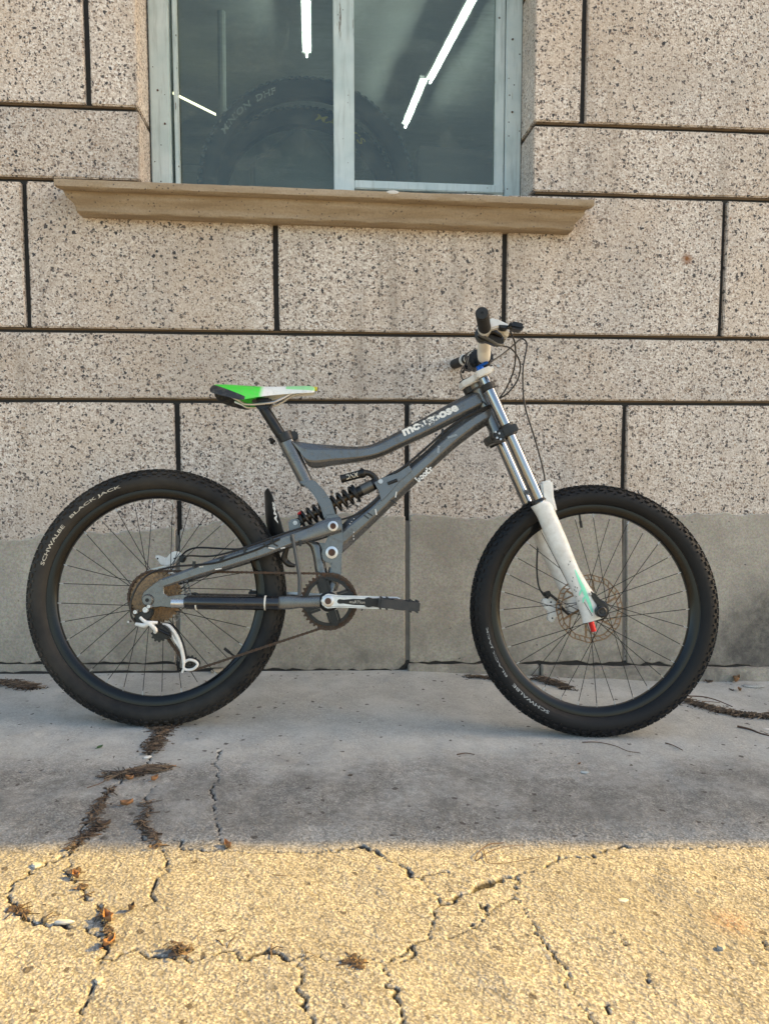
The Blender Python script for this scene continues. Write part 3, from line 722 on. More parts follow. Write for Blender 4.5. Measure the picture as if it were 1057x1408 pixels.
# ---- things inside the window
M_TUBE = emit('lit_tube', (.9, 1.0, .94), 18)
CE = 2.9
def ceil(px, py):
    d = ray(px, py); return CAM+d*((CE-CAM.z)/d.z)
tubes = [((420, -30), (422, 78), 'white ceiling tube light seen upright in the left pane', .0045), ((655, -6), (591, 114), 'long white ceiling tube light slanting across the right pane', .005),
         ((583, 113), (557, 175), 'shorter white tube light below the long slanting one in the right pane', .0055)]
for a, b, lab, r_ in tubes:
    A, B = ceil(*a), ceil(*b)
    if B.y > DW+4.0: B = A+(B-A)*((DW+4.0-A.y)/(B.y-A.y))
    t0 = empty('ceiling_lamp', A); tag(t0, lab, 'lamp', 'tube lights on the room ceiling')
    mb = MB().tube([A, B], r_, 10); o = mb.build('light_tube', M_TUBE, t0); o.matrix_parent_inverse = Matrix.Translation(-A)
    mb = MB().bar(A+Vector((0, 0, .03)), B+Vector((0, 0, .03)), .05, .02, Vector((0, 0, 1))); o = mb.build('housing', M_ROOM, t0); o.matrix_parent_inverse = Matrix.Translation(-A)
a, b = wall(238, 128, 4.6), wall(302, 160, 5.2)
mb = MB().tube([a, b], .007, 8); o = mb.build('glow_strip', emit('pale_yellow_glow', (1, .95, .6), 1.6)); tag(o, 'thin pale yellow glowing strip slanting at left inside the window', 'lamp')  # thin glowing tube at left behind the glass
a = wall(304, -20, 4.4); b = wall(306, 156, 4.4)
mb = MB().tube([a, b], .022, 10).lathe([(.035, -.02), (.035, .02)], b, Vector((0, 0, 1)), 12); o = mb.build('wall_pipe', pmat('pale_pipe', (.45, .48, .42), .6)); tag(o, 'pale upright pipe behind the left window pane', 'pipe')

def font_mesh(txt, bold=0.0, shear=0.0, spacing=1.0):
    c = bpy.data.curves.new('txt', 'FONT'); c.body = txt; c.size = 1; c.offset = bold; c.shear = shear; c.space_character = spacing; c.resolution_u = 2; c.extrude = .03
    o = bpy.data.objects.new('txt', c); COL.objects.link(o)
    dg = bpy.context.evaluated_depsgraph_get(); me = bpy.data.meshes.new_from_object(o.evaluated_get(dg))
    vs = [v.co.copy() for v in me.vertices]; fs = [tuple(p.vertices) for p in me.polygons]
    bpy.data.objects.remove(o); bpy.data.curves.remove(c); bpy.data.meshes.remove(me)
    return vs, fs
def text_map(txt, fn, **k):
    """fn(s, t, e): s along 0..1, t height 0..1, e out of surface (in text heights)"""
    vs, fs = font_mesh(txt, **k)
    x0 = min(v.x for v in vs); x1 = max(v.x for v in vs); y0 = min(v.y for v in vs); y1 = max(v.y for v in vs)
    return [fn((v.x-x0)/(x1-x0), (v.y-y0)/(y1-y0), v.z) for v in vs], fs

def torus_tyre(mb, c, Rr, r, n=120, bead=None):
    prof = []
    for k in range(61):
        a = -math.pi*.80+2*math.pi*.80*k/60; g_ = abs(a)
        rr = r*(1+.022*math.exp(-((g_-1.28)/.035)**2)+.018*math.exp(-((g_-2.02)/.03)**2)+.015*math.exp(-((g_-2.16)/.03)**2))
        prof.append((Rr-r+rr*math.cos(a), rr*1.02*math.sin(a)))
    prof += [(Rr-r-r*.75, -.010+.0), (Rr-r-r*.62, 0.0), (Rr-r-r*.75, .010)][::-1][0:0]
    mb.lathe(prof, c, Vector((0, 1, 0)), n, closed=False, caps=False)
def knobs(mb, c, Rr, r, rows, th=.003):
    c = Vector(c)
    for (phi, cnt, ln, wd, off) in rows:
        for k in range(cnt):
            a = 2*math.pi*(k+off)/cnt; rad = Vector((math.cos(a), 0, math.sin(a))); tan = Vector((-math.sin(a), 0, math.cos(a)))
            nrm = rad*math.cos(phi)+Vector((0, 1, 0))*math.sin(phi); lat = tan.cross(nrm)
            p = c+rad*(Rr-r)+nrm*(r+th*.35)
            M_ = Matrix((tan, lat, nrm)).transposed(); mb.box(p, (ln, wd, th*1.3), M_)

M_WTYRE = pmat('dusty_spare_tyre', (.02, .022, .025), .7, dust=.4, dustcol=(.05, .055, .06)); M_WTREAD = pmat('dusty_highlit_tread', (.12, .14, .16), .7, dust=.5, dustcol=(.2, .22, .24))  # tread lighter than the casing, highlights put into its dusty colour
for (px, py, yy, lab, txt, mat_, ang, th_, Rw) in ((423, 262, DW+.285, 'knobbly spare tyre with pale lettering nearest the window glass', 'MINION  DHF', M_CHIP, (R(149), R(108)), .020, .378),
                                  (418, 285, DW+.385, 'second spare tyre with yellow lettering hanging behind the first', 'MAXXIS', M_YEL, (R(82), R(45)), .022, .350)):
    q = wall(px, py, yy); t0 = empty('spare_tyre', q); tag(t0, lab, 'tyre', 'spare tyres in the window')
    mb = MB(); torus_tyre(mb, q, Rw, .036, 96); o = mb.build('casing', M_WTYRE, t0); o.matrix_parent_inverse = Matrix.Translation(-q)
    mb = MB(); knobs(mb, q, Rw, .036, [(-.25, 88, .013, .010, 0), (.25, 88, .013, .010, .5), (-.85, 88, .012, .009, .25), (.85, 88, .012, .009, .25)], .0045)
    o = mb.build('tread', M_WTREAD, t0, smooth=False); o.matrix_parent_inverse = Matrix.Translation(-q); o['kind'] = 'stuff'
    def fn(s, t_, e, q=q, ang=ang, th_=th_, Rw=Rw):
        a = ang[0]+(ang[1]-ang[0])*s; ro = Rw-.042+th_*(t_-.5)*1.0
        k_ = math.sqrt(max(0, .0365**2-(ro-(Rw-.036))**2)); return q+Vector((math.cos(a)*ro, -k_-.0008-e*.01, math.sin(a)*ro))
    vs, fs = text_map(txt, fn, bold=.02, shear=.2)
    o = MB().add(vs, fs).build('lettering', mat_, t0, smooth=False); o.matrix_parent_inverse = Matrix.Translation(-q)
    q2 = None
# grey board lying low in the right pane, and a pale sack inside the tyre ring
q0, q1 = wall(575, 199, DW+.42), wall(688, 262, DW+.42)
mb = MB().prism([(q0.x, q1.z-.3), (q1.x, q1.z-.3), (q1.x, q0.z-.012), (q0.x, q0.z)], DW+.42, DW+.62, .006, 2)
o = mb.build('cardboard_box', pmat('grey_card', (.22, .21, .20), .9, var=.2, scale=8)); tag(o, 'plain grey box standing low behind the right pane', 'box')
ol = [(345, 300), (343, 215), (366, 205), (385, 190), (398, 176), (402, 168), (418, 168), (424, 178), (440, 190), (458, 215), (468, 240), (470, 300)]
mb = MB().prism([(wall(x, y, DW+.5).x, wall(x, y, DW+.5).z) for x, y in ol], DW+.5, DW+.62, .03, 3)
o = mb.build('cloth_sack', pmat('grey_sack', (.20, .22, .20), .9, var=.3, scale=9, bmp=.5, bscale=30)); tag(o, 'pale grey sack seen through the ring of the spare tyres', 'sack')

# ================================================================== BICYCLE
LEAN = R(9.0)
eu = (FC-RC).normalized(); ea = Vector((0, 0, 1)).cross(eu).normalized(); en = eu.cross(ea)
ev_ = en*math.cos(LEAN)+ea*math.sin(LEAN); ew = ea*math.cos(LEAN)-en*math.sin(LEAN)
bike = empty('bicycle'); BM = Matrix(((eu.x, ew.x, ev_.x, RC.x), (eu.y, ew.y, ev_.y, RC.y), (eu.z, ew.z, ev_.z, RC.z), (0, 0, 0, 1)))
bike.matrix_world = BM
tag(bike, 'grey full suspension mountain bike with white fork leaning on the wall', 'bicycle')
def P(px, py, w_=0.0):
    d = ray(px, py); t = (w_-(CAM-RC).dot(ew))/d.dot(ew); q = CAM+d*t-RC
    return Vector((q.dot(eu), w_, q.dot(ev_)))
def P2(px, py, w_=0.0): q = P(px, py, w_); return (q.x, q.z)
def outl(pts, w_): return [P2(x, y, w_) for x, y in pts]
Y = Vector((0, 1, 0))
def part(mb, name, mat_, parent=bike, label=None, **k):
    o = mb.build(name, mat_, parent, **k)
    if label: o['label'] = label
    return o
def facets(pts, r_=.10):
    full = pts+[(a, -b) for a, b in pts[::-1]]; o_ = []; n = len(full)
    for i in range(n):
        p, c, q = full[i-1], full[i], full[(i+1) % n]
        for e_ in (p, q):
            L_ = math.hypot(e_[0]-c[0], e_[1]-c[1]); k = min(r_, L_*.35)/L_
            o_.append((c[0]+(e_[0]-c[0])*k, c[1]+(e_[1]-c[1])*k))
    return o_
def loft(mb, st, wc=0.0, e=2.6, n=24, sub=4, mi=None, wpx=None, sec=None):
    """st: (edge A px, edge B px, half width); cross sections span A-B in the bike plane and +-hw sideways"""
    wq = wc if wpx is None else wpx
    A = [P(*s[0], wq) for s in st]; B = [P(*s[1], wq) for s in st]; H = [s[2] for s in st]
    if sub > 1 and len(st) > 2:
        A, H2 = catmull(A, sub, H); B, _ = catmull(B, sub, H); H = H2
    rs = []
    for a, b, h in zip(A, B, H):
        c = (a+b)/2; d = (a-b)/2; ring = []
        if sec:
            for ca_, sa_ in sec: ring.append(c+d*ca_+Vector((0, wc-c.y+h*sa_, 0)))
        for k in range(n if not sec else 0):
            th = 2*math.pi*k/n; cx, sx = math.cos(th), math.sin(th)
            ring.append(c+d*(math.copysign(abs(cx)**(2/e), cx))+Vector((0, wc-c.y+h*math.copysign(abs(sx)**(2/e), sx), 0)))
        rs.append(ring)
    mb.rings(rs, mi=mi); return mb

# ---------------- wheels
def toothed(mb, c, Ro, teeth, th, Ri, tooth=.004, mi=None):
    c = Vector(c); n = teeth*4; o_ = []; i_ = []
    for k in range(n):
        a = 2*math.pi*k/n; ro = Ro if k % 4 in (1, 2) else Ro-tooth
        o_.append((math.cos(a)*ro, math.sin(a)*ro)); i_.append((math.cos(a)*Ri, math.sin(a)*Ri))
    vs = []; fs = []
    for lst in (o_, i_):
        for yy in (-th/2, th/2): vs += [c+Vector((x, yy, z_)) for x, z_ in lst]
    for k in range(n):
        j = (k+1) % n
        fs += [(k, j, n+j, n+k), (2*n+k, 3*n+k, 3*n+j, 2*n+j), (k, 2*n+k, 2*n+j, j), (n+k, n+j, 3*n+j, 3*n+k)]
    mb.add(vs, fs, mi)
def rotor(mb, c, Ro, w_):
    c = Vector((c[0], w_, c[2])); t_ = .0018
    def pt(r, a): return c+Vector((math.cos(a)*r, 0, math.sin(a)*r))
    def band(r0, r1, wav=0.0):
        n = 96; vs = []; fs = []
        for k in range(n):
            a = 2*math.pi*k/n; g_ = wav*math.cos(a*12)
            for rr in (r0+g_, r1+g_):
                for yy in (-t_/2, t_/2): vs.append(pt(rr, a)+Vector((0, yy, 0)))
        for k in range(n):
            i, j = 4*k, 4*((k+1) % n)
            fs += [(i, j, j+1, i+1), (i+2, i+3, j+3, j+2), (i, i+2, j+2, j), (i+1, j+1, j+3, i+3)]
        mb.add(vs, fs)
    band(Ro-.0035, Ro, .0012); band(Ro-.016, Ro-.0125, .0012)
    for k in range(36): mb.bar(pt(Ro-.014, 2*math.pi*k/36), pt(Ro-.002, 2*math.pi*(k+.45)/36), .0034, t_)
    for k in range(6):
        a = 2*math.pi*k/6; mb.bar(pt(.020, a), pt((Ro)*.6, a+.35), .006, t_); mb.bar(pt(Ro*.6, a+.35), pt(Ro-.014, a+.42), .006, t_)
        mb.bar(pt(Ro*.6, a+.35), pt(Ro-.014, a+.80), .004, t_)
    band(.016, .024)

def wheel(cpx, label, mt, texts, rot_label, Ro, a0, va=0.0, kn=1.0):
    c = P(*cpx); Rr = c.z; r = .0285
    rimo, rimi = Rr-.054, Rr-.079
    mb = MB(); mb.lathe([(rimo, -.0125), (rimo+.004, -.0145), (rimo+.004, -.0125), (rimo-.004, -.011), (rimo-.004, .011), (rimo+.004, .0125), (rimo+.004, .0145), (rimo, .0145),
                         (rimo-.009, .0142), (rimi+.006, .012), (rimi+.001, .007), (rimi, 0), (rimi+.001, -.007), (rimi+.006, -.012), (rimo-.009, -.0142), (rimo, -.0145)], c, Y, 160, closed=True)
    W = part(mb, 'wheel', M_RIM, label=label)
    mb = MB(); torus_tyre(mb, c, Rr-.0018, r, 160); part(mb, 'tyre', mt, W)
    mb = MB(); knobs(mb, c, Rr-.0018, r, [(-.16, 104, .010, .007, 0), (.16, 104, .010, .007, .5), (-.52, 104, .009, .007, .5), (.52, 104, .009, .007, 0), (-.92, 78, .011, .0075, .25), (.92, 78, .011, .0075, .25), (-1.22, 78, .004, .004, .75)], .0046*kn)
    part(mb, 'tread', mt, W, smooth=False)['kind'] = 'stuff'
    for txt, aa, ab, rc, hh, mt_ in texts:
        def fn(s, t_, e):
            a = aa+(ab-aa)*s; inv = -1 if ab > aa else 1; ro = Rr-rc+inv*hh*(t_-.5); rr_ = r
            k_ = math.sqrt(max(0, (rr_*1.02)**2-(ro-(Rr-.0018-r))**2)); return Vector((c.x+math.cos(a)*ro, -k_-.0006-e*.004, c.z+math.sin(a)*ro))
        vs, fs = text_map(txt, fn, bold=.015)
        part(MB().add(vs, fs), 'lettering', mt_, W, smooth=False)
    mb = MB().lathe([(.006, -.068), (.010, -.066), (.010, -.040), (.016, -.036), (.029, -.033), (.029, -.029), (.017, -.024), (.017, .024), (.029, .029), (.029, .033), (.018, .037), (.011, .042), (.011, .066), (.006, .068)], c, Y, 28)
    part(mb, 'hub', M_BLACK, W)
    for i in range(32):
        a = a0+2*math.pi*i/32; side = 1 if i % 2 else -1; dr = 1 if (i//2) % 2 else -1
        ha = a+dr*R(67)
        p0 = c+Vector((math.cos(ha)*.026, side*.031, math.sin(ha)*.026)); p1 = c+Vector((math.cos(a)*(rimi+.002), side*.002, math.sin(a)*(rimi+.002)))
        d = (p1-p0).normalized()
        mb = MB().tube([p0, p1-d*.012], .00095, 6, mi=0).tube([p1-d*.012, p1], .0017, 6, mi=1)
        part(mb, 'spoke', [M_SPOKE, M_STEEL], W)
    av = va; d = Vector((math.cos(av), 0, math.sin(av)))
    part(MB().tube([c+d*(rimi+.003), c+d*(rimi-.016), c+d*(rimi-.017), c+d*(rimi-.036)], [.003, .003, .0042, .004], 10), 'valve', M_BLACK, W)
    mb = MB(); rotor(mb, c, Ro, .046); part(mb, 'brake_rotor', M_ROTOR if Ro > .085 else M_STEEL, W, smooth=False)
    return W, c, Rr

RW, RCc, RR = wheel((217, 820), 'rear wheel with dust-coated tyre and rusty cassette', M_TYRE,
    [('SCHWALBE', R(166), R(144), .034, .0095, M_PALE), ('BLACK JACK', R(139), R(110), .034, .0095, M_PALE)], '', .080, R(-62), R(-36))
FW_, FCc, FR = wheel((817, 838), 'front wheel with blacker tyre and large brake rotor', M_TYREB,
    [('SCHWALBE', R(245), R(222), .036, .008, M_DULL), ('BLACK JACK', R(217), R(190), .036, .007, M_DULL)], '', .095, R(-88), R(100))
print('wheel radii', RR, FR)

# cassette on the rear wheel
mb = MB(); teeth = [34, 30, 26, 23, 20, 17, 15, 13, 11]
for i, tn in enumerate(teeth):
    r_ = tn*.0127/2/math.pi+.0035; w_ = -.024-i*.0039
    toothed(mb, (RCc.x, w_, RCc.z), r_, tn, .0019, max(.014, r_-(.017 if i < 4 else .03)))
mb.lathe([(.016, -.06), (.016, -.02)], RCc, Y, 24)
for k in range(6):
    a = 2*math.pi*k/6+.3
    mb.bar((RCc.x+math.cos(a)*.014, -.027, RCc.z+math.sin(a)*.014), (RCc.x+math.cos(a+.25)*.056, -.027, RCc.z+math.sin(a+.25)*.056), .009, .006)
mb.lathe([(.050, -.0265), (.050, -.0225)], RCc, Y, 40)
part(mb, 'cassette', M_CASS, RW, smooth=False)

# ---------------- frame
mb = MB()
loft(mb, [((398, 604), (414, 624), .018), ((418, 609), (428, 643), .020), ((452, 612), (462, 639.5), .021), ((490, 614.5), (500, 634), .021), ((512, 611), (524, 628), .021), ((535, 600), (548, 617), .021),
          ((580, 576), (590, 598), .021), ((622, 553), (632, 577), .022), ((650, 538), (664, 562), .023), ((664, 531), (678, 556), .022)], 0, 4.2, 28, 5, sec=facets([(1, .42), (.5, 1), (-.55, 1), (-1, .45)]))
TT = part(mb, 'top_tube', M_FRAME, angle=14)
mb = MB()
loft(mb, [((470, 722), (462, 768), .022), ((480, 712), (478, 754), .023), ((508, 692), (510, 724), .024), ((530, 670), (541, 694), .024), ((560, 641), (572, 665), .025), ((585, 620), (598, 641), .025),
          ((612, 594), (626, 616), .025), ((640, 572), (655, 594), .026), ((662, 560), (676, 580), .025), ((672, 552), (684, 574), .023)], 0, 3.6, 28, 5, sec=facets([(1, .35), (.42, 1), (-.45, .97), (-1, .40)]))
DT = part(mb, 'down_tube', M_FRAME, angle=14)
# gusset with the oval window holding the shock eye (two plates)
mb = MB()
for s in (-1, 1):
    go = outl([(514, 664), (526, 657), (545, 651), (562, 640), (566, 648), (548, 664), (534, 680), (524, 690), (520, 676)], s*.02)
    mb.prism(go, s*.0235, s*.0295, .0012, 1)
part(mb, 'shock_gusset', M_FRAME)
mb = MB(); a = P(533, 665, -.031); b = P(546, 660, -.031); mb.tube([a, b], .0045, 10); part(mb, 'gusset_opening', M_INK)
mb = MB(); loft(mb, [((379, 596), (404, 600), .017), ((384, 612), (408, 612), .0175), ((411, 664), (431, 661), .0185), ((413, 668), (434, 664), .020)], 0, 2.2, 26, 3)
part(mb, 'seat_tube', M_FRAME)
mb = MB()
for s in (-1, 1):   # forked lower end of the seat tube, straddling the shock
    mb.prism(outl([(411, 663), (433, 661), (447, 676), (456, 690), (463, 714), (446, 714), (441, 698), (433, 683), (424, 672)], s*.024), s*.019, s*.030, .003, 2)
mb.prism(outl([(411, 663), (433, 661), (440, 670), (424, 672)], 0), -.022, .022, .003, 2)
part(mb, 'seat_tube_yoke', M_FRAME)
mb = MB()
hx0, hx1 = P(654, 527), P(689, 603); ax = (hx1-hx0).normalized(); L = (hx1-hx0).length
mb.lathe([(.0265, 0), (.029, .003), (.029, .014), (.0245, .020), (.0245, L-.030), (.0285, L-.022), (.0285, L-.002), (.026, L)], hx0, ax, 32)
part(mb, 'head_tube', M_FRAME)
# pivot plates and bottom bracket yoke
mb = MB()
for s in (-1, 1):
    mb.prism(outl([(447, 708), (462, 706), (470, 714), (472, 740), (470, 764), (469, 792), (456, 794), (455, 776), (446, 772), (442, 764), (443, 756), (448, 745), (452, 735), (448, 722)], s*.03), s*.022, s*.033, .003, 2)
part(mb, 'pivot_plate', M_FRAME)
mb = MB(); loft(mb, [((408, 742), (428, 744), .018), ((424, 750), (440, 747), .020), ((430, 765), (445, 760), .021), ((434, 790), (450, 786), .022), ((440, 815), (458, 812), .024)], 0, 3, 22, 4)
mb.prism(outl([(425, 746), (452, 747), (450, 758), (432, 756)], 0), -.014, .014, .003, 2)
part(mb, 'yoke_strut', M_FRAME)
mb = MB(); loft(mb, [((452, 780), (470, 780), .024), ((448, 800), (468, 798), .026), ((440, 815), (464, 812), .03)], 0, 3, 22, 3)
bbc = P(451, 827, -.02); bbc.y = 0
mb.lathe([(.021, -.036), (.023, -.034), (.023, .034), (.021, .036)], bbc, Y, 28)
part(mb, 'bottom_bracket_shell', M_FRAME)
# rocker arms / seat stays (near and far)
sst = [((219, 797), (221, 809.5), .006), ((246, 787), (250, 800), .008), ((274, 776), (278, 791), .009), ((305, 765), (308, 782.5), .010), ((337, 754), (340, 773), .010), ((364, 745), (368, 764), .011), ((400, 731.5), (404, 749), .011), ((430, 721), (434, 742), .011), ((450, 713), (454, 736), .010), ((468, 711), (470, 731), .010)]
SEC_R = facets([(1, .5), (.62, 1), (-.70, 1), (-1, .6)], .08)
wst = [-.074, -.073, -.071, -.068, -.064, -.060, -.054, -.048, -.043, -.040]
for s, lab in ((1, None), (-1, None)):
    mb = MB(); rs = []
    for (A_, B_, h), w_ in zip(sst, wst):
        a = P(*A_, w_); b = P(*B_, w_); c = (a+b)/2; d = (a-b)/2; ring = []
        for k in range(len(SEC_R)):
            cx, sx = SEC_R[k]; q = c+d*cx+Vector((0, h*sx, 0)); q.y *= s
            ring.append(q)
        rs.append(ring)
    mb.rings(rs); part(mb, 'rocker_arm', M_FRAME, angle=14)
mb = MB(); a = P(408, 738, -.045); mb.tube([(a.x, -.05, a.z), (a.x, .05, a.z)], .014, 14); a = P(392, 742, -.05); mb.tube([(a.x, -.05, a.z), (a.x, .05, a.z)], .010, 14); part(mb, 'rocker_bridge', M_FRAME)
# cable tie and worn transfers on the near arm
# dropouts
for s in (-1, 1):
    w_ = s*.077
    o_ = outl([(195, 822), (198, 814), (208, 806), (216, 800), (222, 796), (232, 800), (226, 806), (226, 816), (232, 820), (252, 817), (262, 820), (262, 836), (240, 836), (222, 834), (206, 836), (197, 831)], -.077)
    mb = MB().prism(o_, w_-.0035, w_+.0035, .0012, 1); part(mb, 'dropout', M_FRAME)
    q = P(204, 825, -.08); mb = MB().lathe([(.0, .006), (.0045, .006), (.005, .010), (.012, .010), (.014, .007), (.016, .0), (.016, -.002)], (q.x, s*.080, q.z), Y*s, 24)
    part(mb, 'axle_nut', M_FRAME if s < 0 else M_STEEL)
    mb = MB().lathe([(.0, .0), (.0046, 0), (.0046, .002)], (q.x, s*.0865, q.z), Y*s, 12); part(mb, 'axle_bolt', M_INK)
# chainstays
M_SLEEVE = pmat('glossy_black_sleeve', (.010, .011, .014), .20, 0, dust=.25, scale=25, dustcol=(.05, .035, .02), coat=.5)
for s in (-1, 1):
    mb = MB()
    mb.tube([P(236, 829, -.077)*1, P(262, 829.5, -.074)], .0125, 16)
    for i, v in enumerate(mb.v): mb.v[i] = (v[0], v[1] if s < 0 else -v[1], v[2])
    part(mb, 'chainstay_tip', M_SILVER if s < 0 else M_FRAME)
    mb = MB().tube([P(254, 828, -.073), P(258, 828, -.073), P(318, 829, -.067), P(383, 829.5, -.058)], [.015, .0185, .0188, .0185], 18)
    for i, v in enumerate(mb.v): mb.v[i] = (v[0], v[1] if s < 0 else -v[1], v[2])
    cs = part(mb, 'chainstay_sleeve', M_SLEEVE)
    for px in (271, 365):
        mb = MB(); q = P(px, 829, -.070 if px < 300 else -.060); mb.lathe([(.0197, -.002), (.0197, .002)], q, Vector((1, 0, 0)), 18)
        for i, v in enumerate(mb.v): mb.v[i] = (v[0], v[1] if s < 0 else -v[1], v[2])
        part(mb, 'cable_tie', M_CREAM if s < 0 else M_PLASTIC, cs)
    mb = MB()
    loft(mb, [((383, 820), (383, 838), .012), ((398, 819), (398, 838), .013), ((414, 821), (414, 836), .013), ((440, 820), (440, 836), .012)], -.050, 5, 20, 2)
    for i, v in enumerate(mb.v): mb.v[i] = (v[0], v[1] if s < 0 else -v[1], v[2])
    part(mb, 'chainstay_yoke', M_FRAME)
mb = MB(); q = P(398, 829, 0); mb.box(q, (.02, .09, .028)); part(mb, 'chainstay_bridge', M_FRAME)
# pivot bolts
for (px, py, rr_) in ((458, 723.5, .0135), (456, 759.5, .0165)):
    for s in (-1, 1):
        q = P(px, py, -.05); wq = .053 if py < 740 else .034
        mb = MB().lathe([(rr_*.55, .0035), (rr_*.6, .0065), (rr_, .0055), (rr_, -.003)], (q.x, s*wq, q.z), Y*s, 24, caps=False)
        bo = part(mb, 'pivot_bolt', M_SILVER)
        mb = MB().lathe([(.0, .0038), (rr_*.28, .0038), (rr_*.33, .0055), (rr_*.62, .005), (rr_*.62, .0)], (q.x, s*wq, q.z), Y*s, 18); part(mb, 'bolt_socket', M_BROWN, bo)
# seat collar, post, saddle
mb = MB(); q = P(393, 602); ax = (P(413, 660)-P(384, 590)).normalized() if False else (P(421, 664)-P(394, 604)).normalized()
mb.lathe([(.0205, -.014), (.0225, -.013), (.0225, .010), (.0205, .011)], q, ax, 26)
mb.prism(outl([(400, 594), (408, 593), (411, 600), (408, 606), (398, 607)], 0), -.012, .012, .003, 2)
mb.tube([P(377, 607, 0), P(372, 604, -.012), P(374, 609, -.026)], .005, 8)
part(mb, 'seat_clamp', M_PLASTIC)
mb = MB().tube([P(362, 560), P(393, 604)+(P(421, 664)-P(394, 604))*.3], .0150, 20); sp0 = part(mb, 'seat_post', M_BLACK)
mb = MB(); q = P(359, 556)
mb.prism(outl([(348, 555), (352, 549), (372, 548), (376, 553), (372, 562), (364, 567), (355, 563)], 0), -.017, .017, .004, 2)
mb.tube([P(350, 552, -.022), P(350, 552, .022)], .007, 10); mb.tube([P(371, 552, -.022), P(371, 552, .022)], .006, 10)
part(mb, 'seat_post_head', M_BLACK, sp0)
SAD0, SAD1 = P(292, 535, -.03).x, P(432, 537).x; SADZ = P(400, 535, -.02).z; SADB = P(292, 534.5, -.06).z+.019
M_SADDLE = saddle_mat()
mb = MB(); A = []; st = [(291, 533, 537, .045), (294, 530.5, 541, .057), (304, 530, 544, .066), (318, 530.5, 547.5, .070), (334, 531.5, 551, .068), (346, 532, 549, .056), (362, 532.3, 546, .040), (382, 532, 543.5, .027), (405, 531.3, 541.5, .021), (424, 531, 540.5, .019), (431, 532.5, 540, .016), (433, 534.5, 538, .010)]
U_ = [P(s[0], s[1], 0) for s in st]; L_ = [P(s[0], s[2], -s[3]*.8) for s in st]; H_ = [s[3] for s in st]
U_, H2 = catmull(U_, 4, H_); L_, _ = catmull(L_, 4, H_); H_ = H2; rs = []
for a, b, h in zip(U_, L_, H_):
    ring = []; zt_, zb_2 = a.z, b.z; x = (a.x+b.x)/2; hh = max(.004, zt_-zb_2)
    for k in range(17):
        f = -1+2*k/16; ring.append(Vector((x, f*h, zt_-hh*(abs(f)**2.8))))
    for k in range(15):
        f = 1-2*(k+1)/16; ring.append(Vector((x, f*h*.90, zt_-hh*(abs(f)**2.4)*.93-.005-.004*(1-abs(f)))))
    rs.append(ring)
mb.rings(rs); SD = part(mb, 'saddle', M_SADDLE, label='green and white saddle with a black tail')
for s in (-1, 1):
    mb = MB().tube([P(318, 545, -.035), P(330, 551.5, -.024), P(340, 556, -.022), P(372, 554, -.022), P(386, 549, -.020), P(402, 541, -.012), P(422, 538, -.008)], .0034, 8, smooth_pts=4)
    for i, v in enumerate(mb.v): mb.v[i] = (v[0], v[1]*-s, v[2])
    part(mb, 'saddle_rail', M_SILVER, SD)
mb = MB().tube([P(431, 534.5), P(436, 535)], .006, 10); part(mb, 'nose_rivet', M_YEL, SD)

# ---------------- shock
s0, s1 = P(402, 722), P(524, 661); ax = (s1-s0).normalized(); L = (s1-s0).length
mb = MB().tube([s0, s1], .006, 14)
mb.lathe([(.011, L*.72), (.0155, L*.73), (.0155, L*.93), (.012, L*.95)], s0, ax, 22)
mb.lathe([(.010, 0), (.012, L*.03), (.012, L*.08), (.009, L*.1)], s0, ax, 16)
SH = part(mb, 'shock_absorber', M_BLACK)
part(MB().lathe([(.0135, L*.775), (.0162, L*.78), (.0162, L*.90), (.0135, L*.905)], s0, ax, 22), 'shock_body', pmat('bronze_grey_anodised', (.13, .125, .115), .35, .6), SH)
part(MB().lathe([(.0075, L*.10), (.0085, L*.11), (.0085, L*.70), (.007, L*.72)], s0, ax, 14), 'shock_shaft', pmat('copper_shaft', (.12, .085, .055), .35, .7), SH)
mb = MB(); pts = []; turns = 8.6; a0_ = Vector((0, 1, 0)); b0_ = ax.cross(a0_).normalized()
for k in range(int(turns*20)+1):
    th = 2*math.pi*k/20; h = L*(.12+.58*k/(turns*20)); pts.append(s0+ax*h+(a0_*math.cos(th)+b0_*math.sin(th))*.0225)
mb.tube(pts, .0043, 8); part(mb, 'coil_spring', M_BLACK, SH)
part(MB().lathe([(.012, L*.695), (.027, L*.70), (.027, L*.725), (.017, L*.735)], s0, ax, 24), 'spring_collar', M_BLACK, SH)
part(MB().lathe([(.010, L*.085), (.023, L*.095), (.023, L*.115), (.010, L*.12)], s0, ax, 24), 'spring_seat', M_PLASTIC, SH)
r0, r1 = P(468, 659, -.008), P(502, 650, -.008); rx = (r1-r0).normalized(); RL = (r1-r0).length
RS = part(MB().lathe([(.008, 0), (.0118, .002), (.0122, .006), (.0112, .008), (.0112, RL-.014), (.0128, RL-.012), (.0128, RL-.003), (.010, RL)], r0, rx, 22), 'reservoir', M_BLACK, SH)
def fn(s, t_, e):
    up = rx.cross(Y); up = up if up.z > 0 else -up
    th = (t_-.5)*1.3; return r0+rx*(RL*(.22+.5*s))+up*(.0113*math.sin(th))+Vector((0, -.0113*math.cos(th)-.0005-e*.004, 0))
vs, fs = text_map('DNM', fn, bold=.03, shear=.2); part(MB().add(vs, fs), 'lettering', M_PALE, SH, smooth=False)
part(MB().tube([P(499, 650, -.008), P(508, 651, -.004), P(515, 657, 0), P(517, 664, 0)], [.009, .008, .009, .011], 12, smooth_pts=4), 'reservoir_bridge', M_BLACK, SH)
mb = MB().prism(outl([(397, 716), (408, 712), (414, 718), (412, 730), (398, 732)], 0), -.016, .016, .004, 2); part(mb, 'shock_clevis', M_FRAME)
